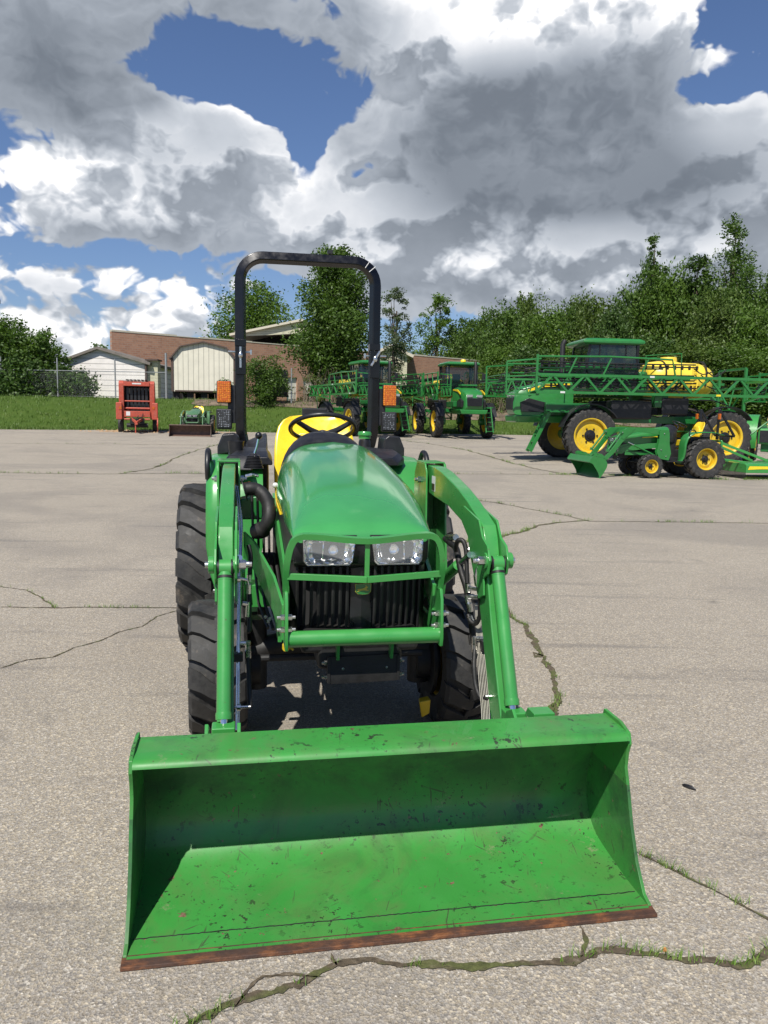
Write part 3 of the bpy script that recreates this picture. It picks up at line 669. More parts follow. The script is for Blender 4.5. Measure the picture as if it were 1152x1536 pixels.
# ------------------------------------------------------------------ compact loader tractor; front faces -y, bucket edge at y=0
def make_tractor(main=True,gm='green',hm='hood',bm_='bucket',seatm='yellow',rops='up',dump=0,lift=0):
    g=M[gm]; hd=M[hm]; bk=M['black']; r=empty('compact_tractor')
    A=lambda mb,n,mt,pa=r,**k: mb.build(n,mt,pa,**k)
    # ---- bucket
    prof=[(.030,.018),(.10,.019),(.19,.021),(.30,.031),(.38,.041),(.43,.052),(.465,.068),(.495,.092),(.518,.125),(.532,.165),(.535,.20),(.530,.25),(.515,.30),(.49,.35),(.462,.40),(.44,.44),(.424,.48),(.412,.522)]
    b=MB(); b.strip(prof,'x',-.822,.822,-.010)
    b.strip([(.412,.522),(.30,.521),(.250,.519),(.237,.516),(.230,.510),(.228,.504)],'x',-.822,.822,-.010)
    
    pv=(0,.57,.16)
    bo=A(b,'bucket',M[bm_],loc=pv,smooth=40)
    side=[(.03,.0),(.04,.022),(.075,.035),(.135,.115),(.185,.225),(.215,.32),(.245,.40),(.240,.455),(.226,.492),(.238,.528),(.30,.545),(.425,.545),(.44,.50),(.475,.42),(.52,.33),(.545,.25),(.548,.19),(.535,.13),(.505,.08),(.46,.05),(.39,.022),(.20,.004)]
    for s in(-1,1):
        q=MB(); q.prism(side,'x',s*.822,s*.834)
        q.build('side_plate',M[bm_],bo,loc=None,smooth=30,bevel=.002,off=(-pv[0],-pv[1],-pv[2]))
    e=MB(); e.prism([(0,.002),(.003,.012),(.046,.019),(.05,.003)],'x',-.836,.836)
    e.build('cutting_edge',M['rust'],bo,bevel=.0015,off=(-pv[0],-pv[1],-pv[2]))
    wl_=MB(); random.seed(3)
    pts=[(-.815+.815*2*i/160,.115+random.uniform(-.002,.002),.0195+random.uniform(0,.001)) for i in range(161)]
    wl_.tube(pts,.0019,5); wl_.build('weld_seam',M['cast'],bo,off=(-pv[0],-pv[1],-pv[2]))
    # hooks / brackets on the back of the bucket
    q=MB()
    for s in(-1,1):
        q.mark()
        for du in(-.055,.055):
            q.prism([(.57,.10),(.565,.20),(.555,.29),(.51,.385),(.475,.44),(.455,.50),(.50,.53),(.56,.50),(.66,.30),(.66,.12)],'x',s*.555+du-.006,s*.555+du+.006)
        q.cyl((s*.555-.075,.60,.40),(s*.555+.075,.60,.40),.014,12); q.cyl((s*.555-.075,.62,.18),(s*.555+.075,.62,.18),.016,12)
    q.mark(); q.prism([(.43,.515),(.43,.534),(.50,.534),(.53,.49)],'x',.555,.635)
    q.build('mounting_bracket',g,bo,bevel=.002,off=(-pv[0],-pv[1],-pv[2]))
    # ---- loader arms
    outer=[(2.17,1.335),(1.9,1.335),(1.75,1.32),(1.6,1.295),(1.42,1.262),(1.27,1.225),(1.12,1.178),(1.02,1.145),(.985,1.09),(.95,.99),(.86,.75),(.74,.50),(.62,.27),(.60,.17)]
    inner=[(.66,.13),(.84,.40),(.97,.68),(1.07,.88),(1.14,.97),(1.24,1.06),(1.36,1.12),(1.6,1.16),(1.9,1.175),(2.19,1.20)]
    for s in(-1,1):
        a=MB(); a.prism(outer+inner,'x',s*.521,s*.583)
        ao=A(a,'loader_arm',g,bevel=.006)
        # outer gusset plates at the knee and cylinder ears
        q=MB()
        for u in (.506,.585): q.prism([(1.27,1.2),(1.03,1.165),(.975,1.10),(.90,1.075),(.865,1.02),(.885,.96),(.94,.93),(.93,.86),(1.0,.83),(1.13,.98)],'x',s*u,s*(u+.0095))
        for u in (.500,.595): q.cyl((s*u,.913,1.011),(s*(u+.022),.913,1.011),.034,20)
        q.build('knee_plate',g,ao,bevel=.002)
        q=MB(); q.cyl((s*.46,.913,1.011),(s*.63,.913,1.011),.013,12); bolt(q,(s*.50,.913,1.011),(-s,0,0),.019,.05); q.build('pivot_pin',M['steel'],ao)
        # bucket cylinder
        p0=Vector((s*.553,.905,1.0)); p1=Vector((s*.556,.64,.42)); dr=(p1-p0).normalized(); ln=(p1-p0).length
        q=MB(); q.tube([p0+dr*.03,p0+dr*(ln*.86)],.0275,24); q.tube([p0+dr*(ln*.86),p0+dr*(ln*.875),p0+dr*(ln*.90)],[.030,.031,.030],24); q.cyl(p0+dr*.045,p0+dr*.05,.0285,24)
        cy=A(q,'bucket_cylinder',g)
        q=MB(); q.cyl((s*.526,p0.y,p0.z),(s*.58,p0.y,p0.z),.033,20); q.tube([p0+dr*.02,p0+dr*.035],.029,20); q.build('cylinder_eye',g,cy); q=MB(); q.tube([p0+dr*.033,p0+dr*.043],.0295,20); q.cyl((s*.5245,p0.y,p0.z),(s*.5305,p0.y,p0.z),.0335,20); q.cyl((s*.5755,p0.y,p0.z),(s*.5815,p0.y,p0.z),.0335,20); q.build('grease_ring',M['cast'],cy)
        q=MB(); q.tube([p0+dr*ln*.88,p1],.014,16); q.build('cylinder_rod',M['chrome'],cy)
        q=MB(); q.box(p1+Vector((0,0,.012)),(.085,.07,.075)); q.build('rod_clevis',g,cy,bevel=.006)
        # lift cylinder, behind
        q=MB(); q.tube([(s*.50,1.95,.62),(s*.50,1.30,.92)],.026,20)
        lc=A(q,'lift_cylinder',g); q=MB(); q.tube([(s*.50,1.32,.91),(s*.50,1.12,1.0)],.014,12); q.build('cylinder_rod',M['chrome'],lc)
        # mast
        pl=[(2.0,.55),(1.93,.75),(1.98,1.02),(1.99,1.30),(2.03,1.345),(2.22,1.345),(2.28,1.28),(2.30,.95),(2.36,.7),(2.30,.5)]
        q=MB(); q.prism(pl,'x',s*.497,s*.507); q.prism(pl,'x',s*.605,s*.617); q.box((s*.556,2.255,1.14),(.10,.012,.38)); q.box((s*.556,2.14,1.348),(.118,.20,.008))
        mo=A(q,'loader_mast',g,bevel=.003)
        q=MB()
        for (y,z) in((2.12,1.25),(2.05,.80),(2.2,.62)): bolt(q,(s*.497,y,z),(-s,0,0),.017,.035); bolt(q,(s*.617,y,z),(s,0,0),.017,.03)
        q.build('bolt',M['steel'],mo)
        # side frame rail and brace from mast to guard
        q=MB(); q.box((s*.33,1.72,.68),(.018,1.2,.10)); q.box((s*.41,2.12,.62),(.2,.16,.12)); A(q,'frame_rail',g,bevel=.003)
        q=MB(); q.ring_loft([[Vector(p) for p in ((s*.47,2.0,.98),(s*.482,2.0,.98),(s*.482,2.0,.84),(s*.47,2.0,.84))],[Vector(p) for p in ((s*.42,1.75,.965),(s*.432,1.75,.965),(s*.432,1.75,.82),(s*.42,1.75,.82))],
             [Vector(p) for p in ((s*.345,1.22,.90),(s*.357,1.22,.90),(s*.357,1.22,.74),(s*.345,1.22,.74))],[Vector(p) for p in ((s*.318,.98,.83),(s*.330,.98,.83),(s*.330,.98,.68),(s*.318,.98,.68))]])
        A(q,'brace_strap',g,bevel=.002)
    # ---- grille guard
    q=MB()
    tb=spl([(-.317,.93,.90),(-.316,.895,1.00),(-.300,.88,1.085),(-.27,.875,1.122),(-.2,.868,1.126),(0,.845,1.112),(.2,.868,1.126),(.27,.875,1.122),(.300,.88,1.085),(.316,.895,1.00),(.317,.93,.90)],5)
    q.tube(tb,.0145,4,sq=.6)
    gu=A(q,'grille_guard',g,smooth=30)
    q=MB(); q.bar((0,.852,1.12),(.0,.862,.955),.019,.012,up=(0,1,0)); q.build('centre_bar',g,gu,bevel=.002)
    q=MB(); 
    for s in(-1,1): q.bar((s*.312,.905,.962),(0,.855,.953),.016,.026)
    q.build('cross_bar',g,gu,bevel=.002)
    for s in(-1,1):
        q=MB(); q.prism([(.87,.665),(.86,.70),(.875,.86),(.895,.90),(1.05,.90),(1.1,.7),(1.05,.66)],'x',s*.309,s*.322); q.build('side_plate',g,gu,bevel=.003)
        q=MB()
        for z in(.745,.795): bolt(q,(s*.309,.905,z),(-s,0,0),.0125,.03); bolt(q,(s*.322,.905,z),(s,0,0),.0125,.03)
        q.build('bolt',M['steel'],gu)
    q=MB(); q.tube([(-.309,.905,.705),(.309,.905,.705)],.033,28); q.build('cross_tube',g,gu)
    q=MB()
    for u in(-.10,.125): q.mark().bar((u,.955,.69),(u,.975,.60),.012,.045,up=(0,1,0))
    q.build('hanger',g,gu,bevel=.001)
    q=MB(); q.prism([(-.13,.485),(-.13,.600),(.155,.604),(.157,.490)],'y',.98,.99); q.box((-.135,1.0,.545),(.012,.05,.11)); q.box((.16,1.0,.548),(.012,.05,.11)); fp=A(q,'front_plate',M['cast'],bevel=.0015)
    q=MB()
    for z in(.575,.515): bolt(q,(-.141,.99,z),(-1,0,0),.010,.022); bolt(q,(.166,.99,z),(1,0,0),.010,.02)
    for u in (-.075,.11): bolt(q,(u,.981,.55),(0,-1,0),.006,.004)
    q.build('bolt',M['steel'],fp)
    # ---- hood
    secs=[(.962,.262,1.098,1.104),(.968,.275,1.103,1.122),(.985,.285,1.108,1.142),(1.03,.293,1.112,1.162),(1.15,.306,1.118,1.203),(1.35,.322,1.128,1.256),(1.6,.336,1.140,1.312),(1.9,.342,1.155,1.366),(2.15,.336,1.168,1.405),(2.35,.322,1.178,1.432),(2.42,.312,1.18,1.438)]
    rings=[]; sh=lambda y: .032*min(1,max(0,(y-1.0)/.6))
    for (y,hw,zs,zt) in secs:
        rg=[]; n=28
        zl=zs-.012
        for i in range(n+1):
            t=i/n; a=math.pi*(1-t); c=math.cos(a); s_=math.sin(a); ex=.62
            ex=.46+.16*min(1,(y-.96)/.5); x=hw*math.copysign(abs(c)**ex,c); z=zs+(zt-zs)*(abs(s_)**.92)
            # shallow crown ridge
            z+= .007*math.exp(-(x/.012)**2)*min(1,max(0,(y-.97)/.2)) 
            rg.append(Vector((x+sh(y),y,z)))
        rg.append(Vector((hw*.985+sh(y),y,zl))); rg.append(Vector((-hw*.985+sh(y),y,zl)))
        rings.append(rg)
    q=MB(); q.ring_loft(rings); ho=A(q,'hood',hd,smooth=45)
    # hood side panels
    for s in(-1,1):
        rgs=[]
        for (y,hw,zs,zt),zb in zip(secs[3:],[1.0,.96,.86,.84,.88,.96,1.0,1.0]):
            rgs.append([Vector((s*(hw-.002)+sh(y),y+.012,zs-.008)),Vector((s*(hw-.004)+sh(y),y+.02,zb)),Vector((s*(hw-.02)+sh(y),y+.02,zb)),Vector((s*(hw-.02)+sh(y),y+.012,zs-.008))])
        q=MB(); q.ring_loft(rgs); q.build('side_panel',hd if not main else M['black'],ho)
        q=MB(); q.ring_loft([[Vector((s*(secs[i][1]+o_)+sh(secs[i][0]),secs[i][0],secs[i][2]+zz)) for o_,zz in((.001,.004-k),(.006,.0-k),(.006,-.020-k*0),(-.012,-.020-k*0))] for i,k in((6,.010),(7,.004),(8,0),(9,0))]); q.build('yellow_stripe',M['yellow'],ho)
        # green lower cowl rail running back beside the engine
        q=MB(); q.ring_loft([[Vector((s*(h_+a_)+sh(y)*.8,y,z+b_)) for a_,b_ in((0,0),(.012,0),(.012,-.11),(0,-.11))] for y,h_,z in((.98,.300,.90),(1.3,.315,.98),(1.7,.33,1.05),(2.1,.335,1.12),(2.35,.33,1.15))]); q.build('side_trim',g,ho)
    # nose below the hood
    q=MB(); rgs=[]
    for z,hw,y in((1.100,.270,.975),(1.05,.278,.972),(1.0,.280,.975),(.985,.278,.985),(.97,.272,1.01)):
        rgs.append([Vector((hw*c,y+ .05*abs(c)**2.5,z)) for c in np.linspace(-1,1,15)]+[Vector((hw,1.2,z)),Vector((-hw,1.2,z))])
    q.ring_loft(rgs); no=A(q,'nose_panel',M['blackpaint'],smooth=40)
    # headlights
    for s in(-1,1):
        hl=MB(); O4=[(.026,1.116),(.240,1.116),(.252,1.104),(.247,1.008),(.232,.990),(.056,.990),(.042,1.004)]
        hl.prism([(s*a,b_) for a,b_ in O4],'y',.962,.985)
        h0=A(hl,'headlight',M['blackpaint'],bevel=.003)
        inn=[(.031,1.112),(.237,1.112),(.247,1.101),(.243,1.011),(.229,.994),(.059,.994),(.046,1.007)]
        cx=.145; cz=1.053
        q=MB(); n=len(inn)
        bz=[(s*(cx+(a-cx)*.93),.9585,cz+(b_-cz)*.86) for a,b_ in inn]; fr=[(s*a,.9605,b_) for a,b_ in inn]; f2=[(s*a,.955,b_) for a,b_ in inn]; b2=[(s*(cx+(a-cx)*.93),.955,cz+(b_-cz)*.86) for a,b_ in inn]
        q.add(f2+b2,[(i,(i+1)%n,n+(i+1)%n,n+i) for i in range(n)]); q.add(b2+bz,[(i,(i+1)%n,n+(i+1)%n,n+i) for i in range(n)]); q.build('lens_rim',M['steel'],h0,smooth=0)
        q=MB(); dep=[]
        for rr_,yy in((.97,.958),(.80,.975),(.5,.992),(.30,1.0)): dep.append([Vector((s*(cx+(a-cx)*rr_),yy-.022+.02,cz+(b_-cz)*rr_*.9)) for a,b_ in inn])
        dep=[[Vector((p.x,p.y-.0235+ .0215,p.z)) for p in rg] for rg in dep]
        v=[p for rg in dep for p in rg]; q.add([(p.x,p.y-.018,p.z) for p in v],[(i*n+j,i*n+(j+1)%n,(i+1)*n+(j+1)%n,(i+1)*n+j) for i in range(3) for j in range(n)]+[tuple(3*n+j for j in range(n))])
        q.add([(s*(cx+dx_),.9445+.004,cz+dz) for dx_,dz in((.018,.036),(.022,-.034),(.026,-.034),(.022,.036))],[(0,1,2,3)])
        q.build('reflector',M['reflector'],h0,smooth=20)
        q=MB(); q.lathe([(.0225,-.004),(.020,-.010),(.014,-.002),(.006,.0),(.001,.0)],'y',20,(s*(cx-.02),.957,cz+.004)); q.build('bulb_shield',M['chrome'],h0)
        q=MB(); q.prism([(s*(cx+(a-cx)*.995),cz+(b_-cz)*.99) for a,b_ in inn],'y',.938,.941); q.build('lens',M['lens'],h0,bevel=.002)
    # move the head light parts forward relief handled by lens; grille
    q=MB(); q.box((0,1.12,.82),(.53,.02,.32)); gr=A(q,'grille',M['darkopen'])
    q=MB()
    for i in range(19):
        u=-.262+i*.0291
        if abs(u)<.035: continue
        y=1.0+.9*u*u
        q.tube([(u,y+.0,.985),(u,y-.004,.93),(u,y+.004,.80),(u,y+.03,.68)],[.0065,.0075,.0075,.006],6)
    q.build('grille_fin',M['cast'],gr)
    q=MB(); q.ring_loft([[Vector((x,1.0+abs(x)*.35,z)) for x in(-.045,-.02,0,.02,.045)]+[Vector((.045,1.06,z)),Vector((-.045,1.06,z))] for z in(.99,.68)]); q.build('centre_strip',M['blackpaint'],gr)
    q=MB(); 
    for s in(-1,1): q.mark().ring_loft([[Vector((s*a,y,z)) for a,y in((.262,1.06),(.290,1.10),(.300,1.3),(.285,1.3))] for z in(1.0,.66)])
    q.build('cheek_panel',M['blackpaint'],gr)
    # emblem: small green shield with a leaping deer
    if main:
        ec=P(544.5,883,w=.992); sh=[(-.034,.022),(.034,.022),(.033,-.012),(.022,-.023),(0,-.026),(-.022,-.023),(-.033,-.012)]
        q=MB(); q.prism([(ec.x+a,ec.z+b_) for a,b_ in sh],'y',ec.y-.004,ec.y); em=A(q,'emblem',M['emblemy'],bevel=.001)
        q=MB(); q.prism([(ec.x+a*.93,ec.z+b_*.91) for a,b_ in sh],'y',ec.y-.0055,ec.y-.0038); q.build('emblem_field',M['dgreen'],em)
        deer=[(-.026,.002),(-.016,.004),(-.006,.004),(.006,.008),(.011,.014),(.006,.018),(.012,.018),(.016,.013),(.021,.011),(.018,.007),(.012,.003),(.019,-.002),(.026,-.001),(.019,-.005),(.008,-.003),(-.006,-.003),(-.016,-.006),(-.027,-.010),(-.019,-.003)]
        q=MB(); q.prism([(ec.x+a,ec.z+b_-.003) for a,b_ in deer],'y',ec.y-.0068,ec.y-.0052); q.build('emblem_deer',M['emblemy'],em,smooth=0)
    # ---- chassis, axle, underside
    q=MB(); q.box((0,1.45,.66),(.5,.9,.1)); q.box((0,1.5,.80),(.42,.8,.28)); q.box((0,2.4,.62),(.40,1.2,.34)); q.box((0,3.2,.55),(.55,.5,.4)); q.box((0,1.15,.60),(.36,.3,.12)); A(q,'chassis',M['cast'],bevel=.02)
    q=MB(); q.tube([(-.46,1.75,.40),(-.3,1.75,.44),(0,1.75,.46),(.3,1.75,.44),(.46,1.75,.40)],[.07,.055,.075,.055,.07],16); q.tube([(-.40,1.58,.42),(.40,1.58,.42)],.018,10)
    for s in(-1,1): q.cyl((s*.42,1.75,.58),(s*.42,1.75,.22),.055,14); q.cyl((s*.40,1.75,.33),(s*.52,1.75,.33),.10,20); q.cyl((s*.468,1.75,.335),(s*.485,1.75,.335),.185,28)  # widest disc is added, a dark cover standing in for shade inside the rim
    A(q,'front_axle',M['cast'])
    q=MB(); q.tube([(-.62,3.3,.55),(.62,3.3,.55)],.09,16); A(q,'rear_axle',M['cast'])
    q=MB()
    for s in(-1,1): q.mark().box((s*.50,2.55,.47),(.30,.62,.03)); q.box((s*.38,2.5,.52),(.05,.6,.12))
    A(q,'step_plate',M['black'],bevel=.005)
    if main:
        q=MB(); q.ring_loft([[Vector((x,y,z)) for x,y,z in((.375,1.50,.19),(.435,1.50,.20),(.435,1.52,.12),(.395,1.52,.10))],[Vector((x,y,z)) for x,y,z in((.385,1.56,.19),(.435,1.56,.20),(.435,1.56,.12),(.40,1.56,.10))]]); A(q,'steering_arm_cap',M['rimyellow'],bevel=.006)
        q=MB(); q.tube([P(429,972,w=1.0),P(429,968,w=1.03)],.016,12); q.tube([P(436,973,w=1.0),P(438,971,w=1.0)],.013,10); A(q,'yellow_cap',M['rimyellow'])
        # engine side clutter on the left: fins, tubes
        q=MB()
        for i in range(7): q.tube([P(378+i*8,735+i*3,w=2.0),P(380+i*8,830,w=1.95),P(388+i*9,905,w=1.7),P(402+i*8,942+i*2,w=1.5)],.008,6)
        A(q,'engine_pipe',M['cast'])
        q=MB(); 
        for (x,y,w_) in ((398,925,1.5),(405,928,1.5),(413,922,1.5),(402,932,1.5),(417,930,1.5)): bolt(q,P(x,y,w=w_),(0,-1,0),.009,.012)
        A(q,'engine_bolt',M['steel'])
    # ---- wheels
    st=R(3) if main else 0
    for s in(-1,1):
        wheel(r,(s*.615,1.75,.335),.335,.27,.19,s,15,steer=st,lug=.026,skew=.30,duty=.66)
        wheel(r,(s*.70,3.30,.56),.56,.39,.30,s,19,lug=.036,skew=.36,duty=.60)
    # ---- fenders
    for s in(-1,1):
        pr=[(2.62,.45),(2.66,.50),(2.70,.62),(2.71,.80),(2.72,.98),(2.76,1.12),(2.84,1.22),(2.97,1.29),(3.2,1.315),(3.6,1.31),(3.85,1.25)]
        q=MB(); rgs=[]
        for y,z in pr:
            k=min(1,max(0,(z-.45)/.25)); o_=.625+.085*k
            rgs.append([Vector((s*(.36+.10*(1-k)),y,z)),Vector((s*(o_-.05),y-.004,z+.004)),Vector((s*(o_-.015),y+.008,z-.003)),Vector((s*o_,y+.035,z-.02)),Vector((s*(o_-.01),y+.05,z-.03)),Vector((s*.40,y+.03,z-.03))])
        q.ring_loft(rgs); fo=A(q,'fender',g,smooth=50)
        q=MB(); hp=spl([(s*.698,2.84,1.19),(s*.70,2.82,1.27),(s*.70,2.87,1.345),(s*.699,2.96,1.36),(s*.695,3.02,1.30)],6); q.tube(hp,.017,12); q.build('grab_handle',M['black'],fo)
        # black console on top of the fender
        if not main: continue
        q=MB(); q.ring_loft([[Vector((s*a,y,z)) for a,z in((.30,1.28),(.30,zt-.03),(.33,zt),(ou-.04,zt),(ou,zt-.03),(ou,1.28))] for y,zt,ou in((2.80,1.33,.50),(2.9,1.36,.56),(3.2,1.37,.58),(3.7,1.36,.58),(3.8,1.33,.56))]); q.build('console',M['black'],fo,bevel=.008)
        q=MB(); q.ring_loft([[Vector((s*a,y,z)) for a,z in((.50,1.34),(.51,1.44),(.54,1.462),(.62,1.455),(.655,1.37),(.655,1.31))] for y in(3.35,3.62)]); q.build('rear_cover',M['black'],fo,bevel=.012)
    if main:
        q=MB(); c=P(354,665,w=3.0); q.lathe([(.040,-.06),(.046,-.02),(.050,.015),(.053,.035),(.046,.035),(.042,.0),(.001,-.01)],'z',24,c+Vector((0,0,-.02))); A(q,'cup_holder',M['black'])
        q=MB(); q.ring_loft([[Vector((x*k,y*k2,0))+c for x,y in((-.05,-.07),(.10,-.07),(.10,.08),(-.05,.08))] for k,k2,c in((1.1,1.0,P(352,705,w=2.8)),(1.0,.9,P(350,690,w=2.82)),(.8,.8,P(352,683,w=2.85)))]); A(q,'lever_housing',M['black'],bevel=.01)
        # bellows boot and lever
        bb=P(380,702,w=2.6); q=MB(); pr=[]
        for i in range(9): pr+= [(.064-.003*i,.009*i),(.056-.003*i,.009*i+.0045)]
        pr+= [(.02,.088),(.001,.09)]; q.lathe(pr,'z',24,bb); bo2=A(q,'bellows_boot',M['black'])
        q=MB(); l0=bb+Vector((0,0,.07)); l1=P(388,655,w=2.6); q.tube([l0,l0.lerp(l1,.5)+Vector((.004,0,0)),l1],.0065,10); lv=A(q,'loader_lever',M['chrome'])
        q=MB(); q.ell(l1+Vector((0,0,.006)),(.021,.021,.022),18,12); q.build('lever_knob',M['blackpaint'],lv,smooth=60)
        q=MB(); q.tube([P(369,714,w=2.5),P(378,712,w=2.48),P(387,714,w=2.5)],.010,10); A(q,'lever_bracket',M['steel'])
        # black cast elbow (exhaust) between arm and hood
        q=MB(); pp=spl([P(366,735,w=1.9),P(376,733,w=1.9),P(388,736,w=1.9),P(399,748,w=1.86),P(404,765,w=1.80),P(402,782,w=1.78),P(394,794,w=1.80),P(384,797,w=1.84)],5); q.tube(pp,[.040,.041]+[.034]*(len(pp)-8)+[.044,.043,.042,.04,.04,.04],18,caps=False); q.tube([pp[0],pp[1]],[.058,.058],18,caps=False); A(q,'exhaust_elbow',M['hose'],smooth=50)
        q=MB(); q.prism([(-.50,1.03),(-.50,1.14),(-.40,1.16),(-.36,1.1),(-.38,1.03)],'y',2.1,2.25); A(q,'valve_block',M['dgreen'],bevel=.01)
        q=MB(); q.tube([P(364,726,w=1.98),P(374,722,w=1.96),P(368,740,w=1.97)],.006,6); A(q,'copper_wire',simple('copper',(.35,.13,.07),.4,.6))
        q=MB(); q.ell(P(413,728,w=2.3),(.016,.016,.016)); A(q,'knob',M['white'])
        # shiny pipe and lines beside the left arm
        q=MB(); q.tube(spl([P(356,730,w=1.9),P(360,760,w=1.75),P(363,790,w=1.55),P(361,850,w=1.3),P(359,950,w=1.05),P(358,1050,w=.92),P(357,1095,w=.85)],6),.0055,8); q.tube(spl([P(353,728,w=1.92),P(357,760,w=1.76),P(360,800,w=1.5),P(358,870,w=1.25),P(356,1000,w=.98),P(355,1095,w=.85)],6),.0045,8); A(q,'steel_pipe',M['steel'])
    # ---- platform, cowl, dash, wheel
    q=MB(); rgs=[]
    for y,hw,zt,zb in((2.40,.275,1.445,1.10),(2.44,.285,1.47,1.05),(2.52,.28,1.495,1.0),(2.62,.25,1.50,1.0),(2.72,.20,1.46,1.0)):
        rgs.append([Vector((hw*math.copysign(abs(math.cos(a))**.75,math.cos(a)),y,zb+(zt-zb)*abs(math.sin(a))**.6)) for a in np.linspace(math.pi,0,21)])
    q.ring_loft(rgs); da=A(q,'dashboard',M['black'],smooth=50)
    q=MB(); q.box((0,2.55,.80),(.46,.25,.62)); q.build('cowl',M['cast'],da)
    C=Vector((.02,2.88,1.515)); ax=Vector((0,.42,.9)).normalized(); ex=Vector((1,0,0)); ey=ax.cross(ex)
    q=MB(); rr_=.205; q.tube([C+ex*rr_*math.cos(a)+ey*rr_*math.sin(a) for a in np.linspace(0,2*math.pi,49)[:-1]],.0145,12,closed=True); sw=A(q,'steering_wheel',M['black'],smooth=60)
    q=MB()
    for a in (90,210,330):
        a=R(a)+math.pi*0; dv=ex*math.cos(a)+ey*math.sin(a); q.tube([C-ax*.05+dv*.02,C-ax*.035+dv*.10,C+dv*.20],[.022,.019,.015],8)
    q.tube([C-ax*.03,C-ax*.3],.028,14); q.lathe([(.045,-.05),(.045,-.02),(.001,-.01)],'z',20,C); q.build('spoke',M['black'],sw)
    # seat
    q=MB(); rgs=[]
    for y,z,hw,th in((3.30,.92,.27,.10),(3.36,1.02,.282,.10),(3.40,1.12,.288,.085),(3.42,1.25,.290,.075),(3.46,1.38,.286,.065),(3.50,1.46,.276,.055),(3.53,1.53,.256,.05),(3.55,1.575,.222,.045),(3.56,1.603,.170,.035),(3.565,1.613,.08,.02)):
        n=24; rg=[]
        for k in range(n):
            a=2*math.pi*k/n; c=math.cos(a); s_=math.sin(a)
            x=hw*math.copysign(abs(c)**.55,c); d_=th*math.copysign(abs(s_)**.8,s_)
            cup=.05*(abs(x)/hw)**3 if hw>.1 else 0
            rg.append(Vector((x+.022,y+d_*.5-cup+.02,z-.018)))
        rgs.append(rg)
    q.ring_loft(rgs); se=A(q,'seat',M[seatm],smooth=60); 
    q=MB(); q.ring_loft([[Vector((.03+a*k,3.385+dy,1.20+b_*k2)) for a,b_ in((-.17,0),(-.16,.22),(-.12,.27),(.12,.27),(.16,.22),(.17,0),(.1,-.02),(-.1,-.02))] for k,k2,dy in((1,1,.045),(1.0,1.0,.0),(.95,.97,-.006))]); q.build('back_cushion',M[seatm],se,bevel=.01,smooth=60)
    q=MB(); q.ring_loft([[Vector((.03+a,y,z)) for a,z in((-.27,.88),(-.285,1.02),(-.23,1.07),(.2,1.07),(.25,1.0),(.24,.93))] for y in(2.92,3.35)]); q.build('seat_cushion',M[seatm],se,bevel=.02)
    q=MB(); q.ring_loft([[Vector((x+.03,y,z)) for x,y in((-.09,3.56),(.09,3.56),(.09,3.6),(-.09,3.6))] for z in(1.58,1.645)]); q.build('document_holder',M['black'],se,bevel=.008)
    q=MB(); q.ring_loft([[Vector(p) for p in ((-.46,3.2,1.0),(-.31,3.2,1.0),(-.31,3.2,1.20),(-.32,3.2,1.36),(-.46,3.2,1.33))],[Vector(p) for p in ((-.46,3.7,1.0),(-.30,3.7,1.0),(-.30,3.7,1.30),(-.31,3.7,1.47),(-.46,3.7,1.40))]]) if main else None; q.mark().box((.36,3.3,1.2 if main else 1.0),(.2,.6,.34)); A(q,'seat_surround',M['black'],bevel=.02)
    if main:
        c=P(547,657,w=3.7); q=MB(); q.lathe([(.001,.05),(.045,.048),(.052,.036),(.052,.02),(.046,.016),(.046,-.005),(.001,-.005)],'z',22,c); tk=A(q,'filler_cap',M['green']); 
        q=MB(); q.lathe([(.04,-.01),(.046,-.03),(.05,-.12),(.001,-.12)],'z',20,c); q.build('filler_neck',M['black'],tk)
    # ---- roll bar
    if rops=='up':
        ry=3.8; uu=.497; zt=2.727; rad=.165
        pts=[(-.40,ry-.02,1.25),(-.43,ry-.01,1.30),(-.475,ry,1.38),(-.494,ry,1.47),(-uu,ry,1.6),(-uu,ry,2.0),(-uu,ry,zt-rad)]
        pts+=[(-uu+rad*(1-math.cos(a)),ry,zt-rad+rad*math.sin(a)) for a in np.linspace(.2,math.pi/2,8)]
        pts+= [(-p[0],p[1],p[2]) for p in pts[::-1]]
        q=MB(); q.tube(pts,.0475,4); rb=A(q,'roll_bar',M['rollblack'],smooth=40,bevel=.008,seg=3)
        for s in(-1,1):
            q=MB(); q.tube([(s*uu,ry,2.085),(s*uu,ry,2.135)],.058,4); q.box((s*uu,ry-.045,1.98),(.075,.012,.20)); q.build('hinge_collar',M['rollblack'],rb,bevel=.004)
            q=MB(); q.tube([(s*(uu-.08),ry-.02,2.045),(s*(uu+.09),ry-.02,2.045)],.008,8); q.box((s*(uu-.075),ry-.02,2.045),(.012,.03,.035)); 
            a,b_=((0,1.98+.10),(0,1.93)) if s<0 else ((.035,2.08),(-.03,1.97)); q.tube([(s*uu+a[0] if 0 else s*uu+a,ry-.056,b_) for a,b_ in ((a[0] if isinstance(a,tuple) else a, a[1]),(b_[0],b_[1]))],.009,8)
            q.build('hinge_pin',M['steel'],rb)
            q=MB(); q.ell((s*uu+(.0 if s<0 else .0),ry-.06,2.02),(.016,.01,.024)); q.build('hinge_clip',M['steel'],rb)
            q=MB(); q.box((s*.556,ry,1.665),(.07,.012,.28)); q.build('light_bracket',M['black'],rb,bevel=.004)
            q=MB(); q.box((s*.617,ry-.012,1.752),(.108,.035,.165)); la=q.build('warning_light',M['black'],rb,bevel=.012)
            q=MB(); q.box((s*.617,ry-.034,1.752),(.100,.022,.155)); q.build('amber_lens',M['amber'],la,bevel=.010)
            q=MB(); q.box((s*.617,ry-.008,1.555),(.115,.045,.150)); la=q.build('work_light',M['black'],rb,bevel=.012)
